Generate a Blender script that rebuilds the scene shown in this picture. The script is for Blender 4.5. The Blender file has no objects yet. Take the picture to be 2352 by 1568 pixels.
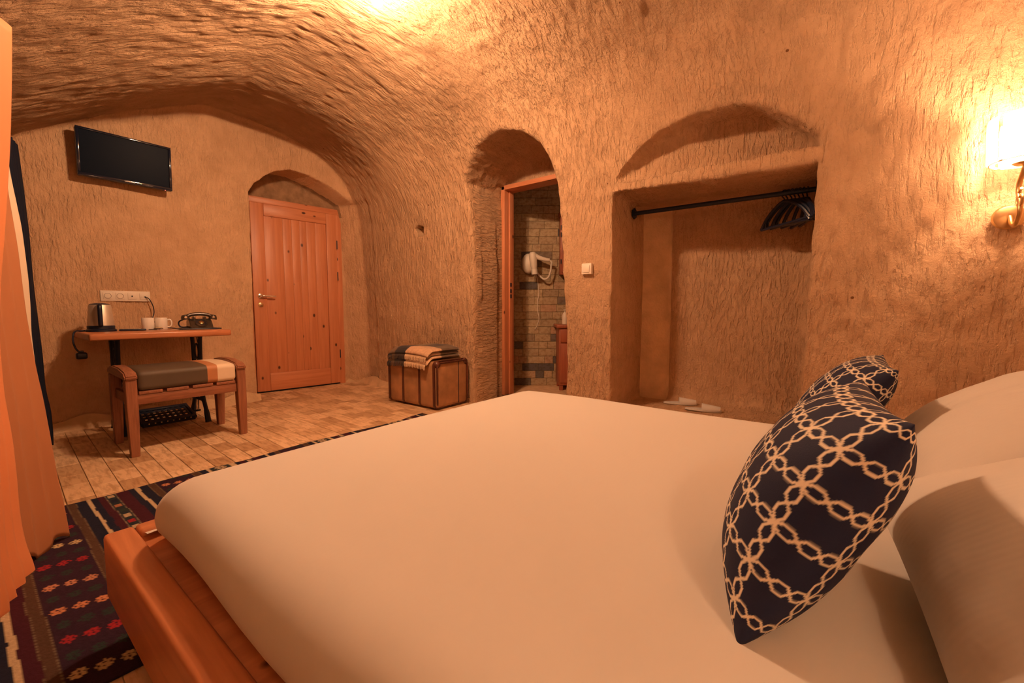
import bpy, bmesh, math, random
import numpy as np
from mathutils import Vector, Matrix

# ------------------------------------------------------------------ camera, world, exposure
scene = bpy.context.scene
COL = scene.collection
FPX, YAW, PITCH, EYE = 950.0, 0.645, 0.0745, 0.89
_cy, _sy = math.cos(YAW), math.sin(YAW)
CAM = Vector((0, 0, EYE))
FW = Vector((-_sy * math.cos(PITCH), _cy * math.cos(PITCH), -math.sin(PITCH)))
RT = Vector((_cy, _sy, 0))
UP = RT.cross(FW)
cam_data = bpy.data.cameras.new('camera')
cam_data.sensor_fit = 'HORIZONTAL'
cam_data.sensor_width = 36.0
cam_data.lens = 36.0 * FPX / 2352.0
cam_data.clip_start = 0.01
cam = bpy.data.objects.new('camera', cam_data)
COL.objects.link(cam)
cam.matrix_world = Matrix(((RT.x, UP.x, -FW.x, CAM.x), (RT.y, UP.y, -FW.y, CAM.y), (RT.z, UP.z, -FW.z, CAM.z), (0, 0, 0, 1)))
scene.camera = cam

world = bpy.data.worlds.new('world')
scene.world = world
world.use_nodes = True
world.node_tree.nodes['Background'].inputs[0].default_value = (0.02, 0.012, 0.008, 1)
world.node_tree.nodes['Background'].inputs[1].default_value = 1.0

scene.view_settings.view_transform = 'Standard'
scene.view_settings.look = 'None'
scene.view_settings.gamma = 1.0
scene.view_settings.use_curve_mapping = False
scene.view_settings.exposure = 0.32

LAMP_RGB = (1.0, 0.565, 0.315)         # warm bulbs
CEILING_LAMP = (-1.97, 1.42, 2.60)
CEILING_STRENGTH = 1300.0
SCONCE_STRENGTH = 750.0
SHADE_STRENGTH = 14.0
BATH_STRENGTH = 10.0


def at(px, py, axis, val):
    """photo pixel -> point where its ray meets the plane axis = val"""
    d = FW + RT * ((px - 1176) / FPX) - UP * ((py - 784) / FPX)
    t = (val - CAM[axis]) / d[axis]
    return CAM + d * t


# ------------------------------------------------------------------ materials
def new_mat(name):
    m = bpy.data.materials.new(name)
    m.use_nodes = True
    nt = m.node_tree
    b = nt.nodes['Principled BSDF']
    return m, nt, b


def N(nt, kind, **kw):
    n = nt.nodes.new(kind)
    for k, v in kw.items():
        if k.startswith('i_'):
            n.inputs[k[2:]].default_value = v
        else:
            setattr(n, k, v)
    return n


def L(nt, a, ai, b, bi):
    nt.links.new(a.outputs[ai], b.inputs[bi])


def c4(c):
    return (c[0], c[1], c[2], 1.0)


def ramp(nt, stops, interp='LINEAR'):
    r = nt.nodes.new('ShaderNodeValToRGB')
    r.color_ramp.interpolation = interp
    e = r.color_ramp.elements
    while len(e) < len(stops):
        e.new(0.5)
    for i, (p, c) in enumerate(stops):
        e[i].position = p
        e[i].color = c4(c)
    return r


def plain(name, color, rough=0.55, metal=0.0, spec=0.5, vary=0.0, scale=30.0, bump=0.0, bscale=200.0, bdist=0.001):
    m, nt, b = new_mat(name)
    b.inputs['Base Color'].default_value = c4(color)
    b.inputs['Roughness'].default_value = rough
    b.inputs['Metallic'].default_value = metal
    b.inputs['Specular IOR Level'].default_value = spec
    tc = N(nt, 'ShaderNodeTexCoord')
    if vary > 0:
        n = N(nt, 'ShaderNodeTexNoise', i_Scale=scale, i_Detail=4.0)
        L(nt, tc, 'Object', n, 'Vector')
        r = ramp(nt, [(0.3, [c * (1 - vary) for c in color]), (0.7, [min(1, c * (1 + vary)) for c in color])])
        L(nt, n, 'Fac', r, 'Fac')
        L(nt, r, 'Color', b, 'Base Color')
    if bump > 0:
        n = N(nt, 'ShaderNodeTexNoise', i_Scale=bscale, i_Detail=3.0)
        L(nt, tc, 'Object', n, 'Vector')
        bp = N(nt, 'ShaderNodeBump', i_Strength=bump, i_Distance=bdist)
        L(nt, n, 'Fac', bp, 'Height')
        L(nt, bp, 'Normal', b, 'Normal')
    return m


def emission(name, color, strength):
    m, nt, b = new_mat(name)
    b.inputs['Base Color'].default_value = (0.8, 0.8, 0.8, 1)
    b.inputs['Emission Color'].default_value = c4(color)
    b.inputs['Emission Strength'].default_value = strength
    return m


def wood(name, dark, light, axis=2, knots=False, rough=0.42, fine=34.0, along=1.6):
    """grain runs along the given object axis"""
    m, nt, b = new_mat(name)
    tc = N(nt, 'ShaderNodeTexCoord')
    oi = N(nt, 'ShaderNodeObjectInfo')
    add = N(nt, 'ShaderNodeVectorMath', operation='ADD')
    comb = N(nt, 'ShaderNodeCombineXYZ')
    mul = N(nt, 'ShaderNodeMath', operation='MULTIPLY')
    mul.inputs[1].default_value = 37.0
    L(nt, oi, 'Random', mul, 0)
    for k in 'XYZ':
        L(nt, mul, 0, comb, k)
    L(nt, tc, 'Object', add, 0)
    L(nt, comb, 0, add, 1)
    mp = N(nt, 'ShaderNodeMapping')
    s = [fine] * 3
    s[axis] = along
    mp.inputs['Scale'].default_value = s
    L(nt, add, 0, mp, 'Vector')
    n = N(nt, 'ShaderNodeTexNoise', i_Scale=1.0, i_Detail=5.0, i_Roughness=0.6, i_Distortion=0.6)
    L(nt, mp, 0, n, 'Vector')
    r = ramp(nt, [(0.32, dark), (0.68, light)])
    L(nt, n, 'Fac', r, 'Fac')
    out = r
    if knots:
        mp2 = N(nt, 'ShaderNodeMapping')
        s2 = [8.0] * 3
        s2[axis] = 5.0
        mp2.inputs['Scale'].default_value = s2
        L(nt, add, 0, mp2, 'Vector')
        vo = N(nt, 'ShaderNodeTexVoronoi', i_Scale=1.0, i_Randomness=1.0)
        L(nt, mp2, 0, vo, 'Vector')
        kr = ramp(nt, [(0.07, (1, 1, 1)), (0.125, (0, 0, 0))])
        L(nt, vo, 'Distance', kr, 'Fac')
        mx = N(nt, 'ShaderNodeMix', data_type='RGBA')
        L(nt, kr, 'Color', mx, 0)
        L(nt, r, 'Color', mx, 6)
        mx.inputs[7].default_value = (0.07, 0.02, 0.01, 1)
        L(nt, mx, 2, b, 'Base Color')
    else:
        L(nt, out, 'Color', b, 'Base Color')
    b.inputs['Roughness'].default_value = rough
    bp = N(nt, 'ShaderNodeBump', i_Strength=0.25, i_Distance=0.002)
    L(nt, n, 'Fac', bp, 'Height')
    L(nt, bp, 'Normal', b, 'Normal')
    return m


def rock(name, scale_xyz, c1, c2, rot=(0, 0, 0), dist=0.02, iso=0.5, speck=0.35, cut=(0.38, 0.52)):
    """chisel-cut tuff: stretched gouges, pits and grain"""
    m, nt, b = new_mat(name)
    tc = N(nt, 'ShaderNodeTexCoord')
    mp = N(nt, 'ShaderNodeMapping')
    mp.inputs['Scale'].default_value = scale_xyz
    mp.inputs['Rotation'].default_value = rot
    # slight warp so the gouges are not ruler straight
    wn = N(nt, 'ShaderNodeTexNoise', i_Scale=2.2, i_Detail=2.0)
    L(nt, tc, 'Object', wn, 'Vector')
    sub = N(nt, 'ShaderNodeVectorMath', operation='SUBTRACT')
    sub.inputs[1].default_value = (0.5, 0.5, 0.5)
    L(nt, wn, 'Color', sub, 0)
    scl = N(nt, 'ShaderNodeVectorMath', operation='SCALE')
    scl.inputs['Scale'].default_value = 0.05
    L(nt, sub, 0, scl, 0)
    ad = N(nt, 'ShaderNodeVectorMath', operation='ADD')
    L(nt, tc, 'Object', ad, 0)
    L(nt, scl, 0, ad, 1)
    L(nt, ad, 0, mp, 'Vector')
    g0 = N(nt, 'ShaderNodeTexNoise', i_Scale=1.0, i_Detail=4.0, i_Roughness=0.6)
    L(nt, mp, 0, g0, 'Vector')
    g = N(nt, 'ShaderNodeMapRange', interpolation_type='SMOOTHSTEP')
    g.inputs['From Min'].default_value = cut[0]
    g.inputs['From Max'].default_value = cut[1]
    L(nt, g0, 'Fac', g, 'Value')
    p = N(nt, 'ShaderNodeTexNoise', i_Scale=62.0, i_Detail=6.0, i_Roughness=0.72)
    L(nt, tc, 'Object', p, 'Vector')
    m1 = N(nt, 'ShaderNodeMath', operation='MULTIPLY')
    m1.inputs[1].default_value = iso
    L(nt, p, 'Fac', m1, 0)
    # where the marks are strong and where the face is merely pitted
    big = N(nt, 'ShaderNodeTexNoise', i_Scale=1.3, i_Detail=2.0)
    L(nt, tc, 'Object', big, 'Vector')
    br = ramp(nt, [(0.35, (0.45, 0.45, 0.45)), (0.62, (1, 1, 1))])
    L(nt, big, 'Fac', br, 'Fac')
    gm = N(nt, 'ShaderNodeMath', operation='MULTIPLY')
    L(nt, g, 0, gm, 0)
    L(nt, br, 'Color', gm, 1)
    sm = N(nt, 'ShaderNodeMath', operation='ADD')
    L(nt, gm, 0, sm, 0)
    L(nt, m1, 0, sm, 1)
    bp = N(nt, 'ShaderNodeBump', i_Strength=1.0, i_Distance=dist)
    L(nt, sm, 0, bp, 'Height')
    L(nt, bp, 'Normal', b, 'Normal')
    # colour: two sand tones plus small dark inclusions
    cr = ramp(nt, [(0.3, c1), (0.7, c2)])
    cn = N(nt, 'ShaderNodeTexNoise', i_Scale=5.0, i_Detail=6.0, i_Roughness=0.65)
    L(nt, tc, 'Object', cn, 'Vector')
    L(nt, cn, 'Fac', cr, 'Fac')
    vo = N(nt, 'ShaderNodeTexVoronoi', i_Scale=9.0, i_Randomness=1.0)
    L(nt, ad, 0, vo, 'Vector')
    vs_ = N(nt, 'ShaderNodeSeparateColor')
    L(nt, vo, 'Color', vs_, 0)
    va_ = N(nt, 'ShaderNodeMath', operation='MULTIPLY_ADD')      # most cells keep no speck
    va_.inputs[1].default_value = 0.16
    L(nt, vs_, 0, va_, 0)
    L(nt, vo, 'Distance', va_, 2)
    vr = ramp(nt, [(0.06, (speck, speck * 0.7, speck * 0.5)), (0.085, (1, 1, 1))])
    L(nt, va_, 0, vr, 'Fac')
    mx = N(nt, 'ShaderNodeMix', data_type='RGBA', blend_type='MULTIPLY')
    mx.inputs[0].default_value = 1.0
    L(nt, cr, 'Color', mx, 6)
    L(nt, vr, 'Color', mx, 7)
    L(nt, mx, 2, b, 'Base Color')
    b.inputs['Roughness'].default_value = 0.92
    b.inputs['Specular IOR Level'].default_value = 0.15
    return m


def attr_mat(name, rough=0.8, bump=0.3, bscale=600.0, bdist=0.001, spec=0.3, sheen=0.0):
    """cloth whose woven or printed colours are stored on the mesh"""
    m, nt, b = new_mat(name)
    a = N(nt, 'ShaderNodeAttribute', attribute_name='dye')
    L(nt, a, 'Color', b, 'Base Color')
    b.inputs['Roughness'].default_value = rough
    b.inputs['Specular IOR Level'].default_value = spec
    b.inputs['Sheen Weight'].default_value = sheen
    tc = N(nt, 'ShaderNodeTexCoord')
    n = N(nt, 'ShaderNodeTexNoise', i_Scale=bscale, i_Detail=2.0)
    L(nt, tc, 'Object', n, 'Vector')
    bp = N(nt, 'ShaderNodeBump', i_Strength=bump, i_Distance=bdist)
    L(nt, n, 'Fac', bp, 'Height')
    L(nt, bp, 'Normal', b, 'Normal')
    return m


def tinted(name, stops, rough=0.6, spec=0.4, scale=(6, 30, 30), bump=0.3, bdist=0.002):
    """stone whose tone differs from piece to piece, with veins"""
    m, nt, b = new_mat(name)
    oi = N(nt, 'ShaderNodeObjectInfo')
    tc = N(nt, 'ShaderNodeTexCoord')
    geo = N(nt, 'ShaderNodeNewGeometry')
    mp = N(nt, 'ShaderNodeMapping')
    mp.inputs['Scale'].default_value = scale
    L(nt, geo, 'Position', mp, 'Vector')
    n = N(nt, 'ShaderNodeTexNoise', i_Scale=1.0, i_Detail=5.0, i_Roughness=0.6, i_Distortion=0.4)
    L(nt, mp, 0, n, 'Vector')
    r = ramp(nt, stops)
    L(nt, oi, 'Random', r, 'Fac')
    vr = ramp(nt, [(0.35, (0.66, 0.58, 0.5)), (0.55, (1, 1, 1))])
    L(nt, n, 'Fac', vr, 'Fac')
    mx = N(nt, 'ShaderNodeMix', data_type='RGBA', blend_type='MULTIPLY')
    mx.inputs[0].default_value = 1.0
    L(nt, r, 'Color', mx, 6)
    L(nt, vr, 'Color', mx, 7)
    L(nt, mx, 2, b, 'Base Color')
    b.inputs['Roughness'].default_value = rough
    b.inputs['Specular IOR Level'].default_value = spec
    bp = N(nt, 'ShaderNodeBump', i_Strength=bump, i_Distance=bdist)
    L(nt, n, 'Fac', bp, 'Height')
    L(nt, bp, 'Normal', b, 'Normal')
    return m


SAND1, SAND2 = (0.58, 0.375, 0.22), (0.73, 0.49, 0.30)
M = {}
M['rock_vault'] = rock('rock_vault', (52, 17, 17), SAND1, SAND2, dist=0.024, iso=0.9, cut=(0.36, 0.60))
M['rock_reveal'] = rock('rock_reveal', (9, 9, 42), SAND1, SAND2, rot=(math.radians(16), 0, 0), dist=0.022, iso=0.6, cut=(0.38, 0.6))
M['rock_right'] = rock('rock_right', (50, 18, 12), SAND1, SAND2, rot=(0, math.radians(14), 0), dist=0.017, iso=1.0, cut=(0.33, 0.56))
M['rock_back'] = rock('rock_back', (22, 48, 13), SAND1, SAND2, dist=0.0085, iso=1.0, cut=(0.3, 0.62))
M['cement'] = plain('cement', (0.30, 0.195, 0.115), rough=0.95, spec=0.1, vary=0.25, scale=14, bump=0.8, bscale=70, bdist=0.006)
M['plaster'] = plain('plaster', (0.62, 0.44, 0.27), rough=0.9, spec=0.2, vary=0.15, scale=8, bump=0.6, bscale=60, bdist=0.006)
M['mortar'] = plain('mortar', (0.40, 0.275, 0.165), rough=0.95, spec=0.1)
M['tile'] = tinted('travertine', [(0.0, (0.47, 0.30, 0.165)), (0.45, (0.66, 0.455, 0.27)), (1.0, (0.78, 0.565, 0.355))], scale=(9, 45, 30), rough=0.5)
M['brick'] = tinted('bathroom_stone', [(0.0, (0.13, 0.12, 0.10)), (0.06, (0.10, 0.09, 0.09)), (0.09, (0.34, 0.26, 0.16)), (0.6, (0.46, 0.36, 0.22)), (0.93, (0.40, 0.30, 0.19)), (1.0, (0.5, 0.26, 0.16))], scale=(28, 28, 40), rough=0.7, bump=0.6, bdist=0.004)
M['brick_mortar'] = plain('brick_mortar', (0.30, 0.23, 0.14), rough=0.95, spec=0.1)
M['pine'] = wood('pine', (0.50, 0.185, 0.085), (0.62, 0.26, 0.125), axis=2, knots=True)
M['pine_h'] = wood('pine_h', (0.50, 0.185, 0.085), (0.62, 0.26, 0.125), axis=0, knots=True)
M['bedwood_x'] = wood('bedwood_x', (0.42, 0.15, 0.06), (0.62, 0.25, 0.11), axis=0, knots=True, fine=22, rough=0.35)
M['bedwood_y'] = wood('bedwood_y', (0.42, 0.15, 0.06), (0.62, 0.25, 0.11), axis=1, knots=True, fine=22, rough=0.35)
M['desk_wood'] = wood('desk_wood', (0.42, 0.15, 0.065), (0.58, 0.23, 0.10), axis=1, knots=True, rough=0.3)
M['bench_wood'] = wood('bench_wood', (0.20, 0.078, 0.042), (0.36, 0.145, 0.075), axis=2, fine=90, along=5)
M['bench_wood_y'] = wood('bench_wood_y', (0.20, 0.078, 0.042), (0.36, 0.145, 0.075), axis=1, fine=90, along=5)
M['bench_wood_x'] = wood('bench_wood_x', (0.20, 0.078, 0.042), (0.36, 0.145, 0.075), axis=0, fine=90, along=5)
M['redwood'] = wood('redwood', (0.30, 0.08, 0.04), (0.42, 0.13, 0.06), axis=2)
M['iron'] = plain('black_iron', (0.009, 0.016, 0.034), rough=0.5, spec=0.4)
M['black'] = plain('black_plastic', (0.008, 0.014, 0.034), rough=0.35, spec=0.5)
M['screen'] = plain('tv_screen', (0.004, 0.008, 0.018), rough=0.35, spec=0.02)
M['gloss'] = plain('gloss_black', (0.007, 0.013, 0.030), rough=0.08, spec=0.6)
M['steel'] = plain('brushed_steel', (0.74, 0.68, 0.58), rough=0.5, metal=0.75)
M['nickel'] = plain('nickel', (0.72, 0.66, 0.58), rough=0.25, metal=1.0)
M['brass'] = plain('brass', (0.62, 0.42, 0.2), rough=0.3, metal=1.0)
M['white_plastic'] = plain('white_plastic', (0.72, 0.66, 0.56), rough=0.45)
M['ceramic'] = plain('ceramic', (0.80, 0.76, 0.70), rough=0.2)
M['paper'] = plain('paper', (0.72, 0.66, 0.56), rough=0.9)
M['sheet'] = None
M['letter'] = plain('silver_print', (0.75, 0.7, 0.62), rough=0.3)
M['led'] = emission('green_led', (0.4, 1.0, 0.25), 2.0)


# ------------------------------------------------------------------ mesh helpers
def link(o, parent=None):
    COL.objects.link(o)
    if parent is not None:
        o.parent = parent
    return o


def from_bm(name, bm, mat, parent=None, smooth=False):
    me = bpy.data.meshes.new(name)
    bm.normal_update()
    bm.to_mesh(me)
    bm.free()
    if mat is not None:
        me.materials.append(mat)
    if smooth:
        me.polygons.foreach_set('use_smooth', [True] * len(me.polygons))
        try:
            me.set_sharp_from_angle(angle=math.radians(38))
        except Exception:
            pass
    return link(bpy.data.objects.new(name, me), parent)


def from_np(name, verts, faces, mat, parent=None, smooth=True, colors=None):
    verts = np.asarray(verts, dtype=np.float32)
    faces = np.asarray(faces, dtype=np.int32)
    k = faces.shape[1]
    me = bpy.data.meshes.new(name)
    me.vertices.add(len(verts))
    me.vertices.foreach_set('co', verts.ravel())
    me.loops.add(faces.size)
    me.loops.foreach_set('vertex_index', faces.ravel())
    me.polygons.add(len(faces))
    me.polygons.foreach_set('loop_start', np.arange(0, faces.size, k, dtype=np.int32))
    me.polygons.foreach_set('loop_total', np.full(len(faces), k, dtype=np.int32))
    if smooth:
        me.polygons.foreach_set('use_smooth', np.ones(len(faces), dtype=bool))
    me.update(calc_edges=True)
    if colors is not None:
        ca = me.color_attributes.new('dye', 'FLOAT_COLOR', 'POINT')
        c = np.ones((len(verts), 4), dtype=np.float32)
        c[:, :3] = colors
        ca.data.foreach_set('color', c.ravel())
    if mat is not None:
        me.materials.append(mat)
    return link(bpy.data.objects.new(name, me), parent)


def grid_faces(nu, nv, off=0, flip=False):
    i, j = np.meshgrid(np.arange(nu - 1), np.arange(nv - 1), indexing='ij')
    a = (i * nv + j).ravel() + off
    q = np.stack([a, a + nv, a + nv + 1, a + 1], 1)
    return q[:, ::-1] if flip else q


def bm_box(bm, lo, hi, bevel=0.0, seg=1, rot=None, origin=None):
    c = [(lo[i] + hi[i]) / 2 for i in range(3)]
    s = [abs(hi[i] - lo[i]) for i in range(3)]
    r = bmesh.ops.create_cube(bm, size=1.0)
    vs = r['verts']
    bmesh.ops.scale(bm, vec=s, verts=vs)
    if bevel > 0:
        es = list({e for v in vs for e in v.link_edges})
        rb = bmesh.ops.bevel(bm, geom=es, offset=min(bevel, min(s) * 0.49), segments=seg, affect='EDGES', profile=0.5)
        vs = list({v for f in rb['faces'] for v in f.verts} | {v for v in vs if v.is_valid})
    if rot is not None:
        bmesh.ops.rotate(bm, cent=(0, 0, 0), matrix=rot, verts=vs)
    bmesh.ops.translate(bm, vec=c if origin is None else origin, verts=vs)
    return vs


def box(name, lo, hi, mat, parent=None, bevel=0.004, seg=2, rot=None, smooth=True):
    bm = bmesh.new()
    bm_box(bm, lo, hi, bevel, seg, rot)
    return from_bm(name, bm, mat, parent, smooth)


def bm_tube(bm, pts, rad, seg=10, closed=False, cap=True):
    pts = [Vector(p) for p in pts]
    n = len(pts)
    rads = rad if isinstance(rad, (list, tuple)) else [rad] * n
    rings = []
    prev = None
    for i, p in enumerate(pts):
        if closed:
            t = pts[(i + 1) % n] - pts[i - 1]
        else:
            t = pts[min(i + 1, n - 1)] - pts[max(i - 1, 0)]
        t.normalize()
        if prev is None:
            a = Vector((0, 0, 1)) if abs(t.z) < 0.9 else Vector((1, 0, 0))
            x = t.cross(a).normalized()
        else:
            x = (prev - t * prev.dot(t)).normalized()
        prev = x
        y = t.cross(x)
        rings.append([bm.verts.new(p + (x * math.cos(2 * math.pi * k / seg) + y * math.sin(2 * math.pi * k / seg)) * rads[i]) for k in range(seg)])
    m = n if closed else n - 1
    for i in range(m):
        a, b = rings[i], rings[(i + 1) % n]
        for k in range(seg):
            bm.faces.new((a[k], a[(k + 1) % seg], b[(k + 1) % seg], b[k]))
    if cap and not closed:
        bm.faces.new(rings[0][::-1])
        bm.faces.new(rings[-1])


def tube(name, pts, rad, mat, parent=None, seg=10, closed=False):
    bm = bmesh.new()
    bm_tube(bm, pts, rad, seg, closed)
    bmesh.ops.recalc_face_normals(bm, faces=bm.faces)
    return from_bm(name, bm, mat, parent, True)


def bm_lathe(bm, prof, seg=28, center=(0, 0, 0), a0=0.0, a1=None):
    full = a1 is None
    a1 = a0 + 2 * math.pi if full else a1
    n = seg if full else seg + 1
    rings = []
    for r, z in prof:
        if r < 1e-6:
            v = bm.verts.new((center[0], center[1], center[2] + z))
            rings.append([v] * n)
        else:
            rings.append([bm.verts.new((center[0] + r * math.cos(a0 + (a1 - a0) * k / seg), center[1] + r * math.sin(a0 + (a1 - a0) * k / seg), center[2] + z)) for k in range(n)])
    for i in range(len(prof) - 1):
        a, b = rings[i], rings[i + 1]
        for k in range(n if full else n - 1):
            k2 = (k + 1) % n
            vs = []
            for v in (a[k], a[k2], b[k2], b[k]):
                if v not in vs:
                    vs.append(v)
            if len(vs) > 2:
                bm.faces.new(vs)


def lathe(name, prof, mat, parent=None, seg=28, center=(0, 0, 0), rot=None):
    bm = bmesh.new()
    bm_lathe(bm, prof, seg, (0, 0, 0))
    if rot is not None:
        bmesh.ops.rotate(bm, cent=(0, 0, 0), matrix=rot, verts=bm.verts)
    bmesh.ops.translate(bm, vec=center, verts=bm.verts)
    bmesh.ops.recalc_face_normals(bm, faces=bm.faces)
    return from_bm(name, bm, mat, parent, True)


def prism(name, outline, axis, a, b, mat, parent=None, bevel=0.0, smooth=False):
    """extrude a 2D outline along an axis from a to b"""
    bm = bmesh.new()
    def P(p, t):
        q = [0, 0, 0]
        o = [i for i in range(3) if i != axis]
        q[o[0]], q[o[1]], q[axis] = p[0], p[1], t
        return q
    A = [bm.verts.new(P(p, a)) for p in outline]
    B = [bm.verts.new(P(p, b)) for p in outline]
    n = len(outline)
    bm.faces.new(A)
    bm.faces.new(B[::-1])
    for i in range(n):
        bm.faces.new((A[i], B[i], B[(i + 1) % n], A[(i + 1) % n]))
    bmesh.ops.recalc_face_normals(bm, faces=bm.faces)
    if bevel > 0:
        bmesh.ops.bevel(bm, geom=list(bm.edges), offset=bevel, segments=2, affect='EDGES')
    return from_bm(name, bm, mat, parent, smooth)


def tag(o, label=None, cat=None, group=None, kind=None):
    if label:
        o['label'] = label
    if cat:
        o['category'] = cat
    if group:
        o['group'] = group
    if kind:
        o['kind'] = kind
    return o


def thing(name, label, cat, loc=(0, 0, 0), rotz=0.0, group=None):
    o = bpy.data.objects.new(name, None)
    o.empty_display_size = 0.05
    link(o)
    o.location = loc
    o.rotation_euler = (0, 0, rotz)
    return tag(o, label, cat, group)


def copy_tree(o, parent=None):
    c = o.copy()
    COL.objects.link(c)
    c.parent = parent
    for ch in list(o.children):
        copy_tree(ch, c)
    return c


def adopt(child, parent):
    """parent a mesh built in world coordinates"""
    child.parent = parent
    child.matrix_parent_inverse = (Matrix.Translation(parent.location) @ parent.rotation_euler.to_matrix().to_4x4()).inverted()
    return child


def smoothpath(pts, n=8):
    """Catmull-Rom through the points"""
    P = [Vector(p) for p in pts]
    P = [P[0] * 2 - P[1]] + P + [P[-1] * 2 - P[-2]]
    out = []
    for i in range(1, len(P) - 2):
        for k in range(n):
            t = k / n
            a, b, c, d = P[i - 1], P[i], P[i + 1], P[i + 2]
            out.append(0.5 * ((2 * b) + (c - a) * t + (2 * a - 5 * b + 4 * c - d) * t * t + (3 * b - a - 3 * c + d) * t ** 3))
    out.append(P[-2])
    return out


def vnoise(p, seed=0):
    """smooth value noise, p (N,3) -> -1..1"""
    p = np.asarray(p, dtype=np.float64)
    i = np.floor(p).astype(np.int64)
    f = p - i
    f = f * f * (3 - 2 * f)
    def h(a, b, c):
        x = (a * 73856093) ^ (b * 19349663) ^ (c * 83492791) ^ (seed * 2654435761)
        x = (x ^ (x >> 13)) * 1274126177
        x = x & 0xFFFFFF
        return x / float(0xFFFFFF) * 2 - 1
    r = 0
    for dx in (0, 1):
        wx = f[:, 0] if dx else 1 - f[:, 0]
        for dy in (0, 1):
            wy = f[:, 1] if dy else 1 - f[:, 1]
            for dz in (0, 1):
                wz = f[:, 2] if dz else 1 - f[:, 2]
                r = r + wx * wy * wz * h(i[:, 0] + dx, i[:, 1] + dy, i[:, 2] + dz)
    return r


random.seed(7)
rng = np.random.default_rng(7)

# ------------------------------------------------------------------ the cave: one carved cavity, split into walls and ceiling
def carve_cave(h=0.018):
    U = np.arange(-5.06, 1.16, h, dtype=np.float32)
    V = np.arange(-0.46, 3.86, h, dtype=np.float32)
    Z = np.arange(-0.05, 2.92, h, dtype=np.float32)
    # vault cross-section
    vv, zz = np.meshgrid(V, Z, indexing='ij')
    c, zs, top = 1.42, 1.60, 2.71
    right = vv > c
    a = np.where(right, 2.93 - c, c + 0.30)
    n = np.where(right, 2.75, 1.18)
    x = np.abs(vv - c) / a
    y = np.clip((zz - zs) / (top - zs), 0, None)
    q = (x ** n + y ** n) ** (1 / n)
    for _ in range(6):
        qp = np.pad(q, 1, mode='edge')
        q = (qp[1:-1, 1:-1] * 2 + qp[:-2, 1:-1] + qp[2:, 1:-1] + qp[1:-1, :-2] + qp[1:-1, 2:]) / 6
    gv, gz = np.gradient(q, h)
    prof = ((q - 1) / np.maximum(np.hypot(gv, gz), 0.25)).astype(np.float32)

    def smax(p, r, k):
        t = np.clip(0.5 + 0.5 * (p - r) / k, 0, 1)
        return r + (p - r) * t + k * t * (1 - t)

    def smin(p, r, k):
        return -smax(-p, -r, k)

    def poly(A, B, pts):
        aa, bb = np.meshgrid(A, B, indexing='ij')
        d = np.full(aa.shape, 1e9)
        ins = np.zeros(aa.shape, bool)
        m = len(pts)
        for i in range(m):
            (x0, y0), (x1, y1) = pts[i], pts[(i + 1) % m]
            ex, ey = x1 - x0, y1 - y0
            t = np.clip(((aa - x0) * ex + (bb - y0) * ey) / (ex * ex + ey * ey), 0, 1)
            d = np.minimum(d, np.hypot(aa - x0 - t * ex, bb - y0 - t * ey))
            cr = ((y0 > bb) != (y1 > bb)) & (aa < (x1 - x0) * (bb - y0) / (y1 - y0 + 1e-12) + x0)
            ins ^= cr
        return np.where(ins, -d, d).astype(np.float32)

    u3, v3 = U[:, None, None], V[None, :, None]
    # the vault hangs lower before it meets the back wall
    sag = 0.08 * np.exp(-((U + 3.62) / 0.5) ** 2).astype(np.float32)
    wz = np.clip((Z - 1.5) / 0.7, 0, 1).astype(np.float32) ** 1.5
    f = smax(prof[None] + sag[:, None, None] * wz[None, None, :], np.broadcast_to(-(u3 + 4.47), (len(U), len(V), len(Z))), np.float32(0.05))
    f = smax(f, u3 - 1.02, np.float32(0.15))

    def carve(field, u_lo, u_hi, v_lo, v_hi, k):
        """union a carving, only inside a sub block of the grid"""
        iu = slice(*np.searchsorted(U, [u_lo, u_hi]))
        iv = slice(*np.searchsorted(V, [v_lo, v_hi]))
        f[iu, iv] = smin(f[iu, iv], field(U[iu], V[iv]), np.float32(k))

    # bathroom doorway: rough arch through the thick wall, then a squared frame opening
    bath = [(-2.665, -0.4), (-2.665, 1.3), (-2.69, 1.9), (-2.72, 2.08), (-2.62, 2.2), (-2.47, 2.30), (-2.31, 2.35), (-2.14, 2.355), (-1.98, 2.31), (-1.86, 2.21), (-1.79, 2.06), (-1.755, 1.9), (-1.69, 1.28), (-1.65, 0.26), (-1.64, -0.4)]
    bsq = [(-2.69, -0.4), (-2.69, 2.15), (-1.6, 2.15), (-1.6, -0.4)]
    def f_bath(u, v):
        p = poly(u, Z, bath)[:, None, :]
        return smax(np.broadcast_to(p, (len(u), len(v), len(Z))), (v - 3.46)[None, :, None] + 0 * p, np.float32(0.02))
    carve(f_bath, -3.1, -1.3, 2.3, 3.86, 0.025)
    def f_sq(u, v):
        p = poly(u, Z, bsq)[:, None, :]
        return np.maximum(np.maximum(p, (v - 3.64)[None, :, None]), (3.3 - v)[None, :, None])
    carve(f_sq, -3.1, -1.3, 3.2, 3.86, 0.01)
    # wardrobe niche with a rock shelf and an arched hollow above it
    low = [(-1.275, 0.13), (-1.275, 1.745), (-0.055, 1.72), (-0.075, 1.0), (-0.11, 0.13)]
    upp = [(-1.262, 1.822), (-1.262, 1.85), (-1.16, 1.94), (-1.05, 2.02), (-0.92, 2.085), (-0.78, 2.12), (-0.63, 2.135), (-0.487, 2.13), (-0.35, 2.09), (-0.22, 2.02), (-0.11, 1.935), (-0.055, 1.87), (-0.05, 1.80)]
    def f_low(u, v):
        p = poly(u, Z, low)[:, None, :]
        return smax(np.broadcast_to(p, (len(u), len(v), len(Z))), (v - 3.66)[None, :, None] + 0 * p, np.float32(0.10))
    carve(f_low, -1.6, 0.3, 2.3, 3.86, 0.025)
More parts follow.
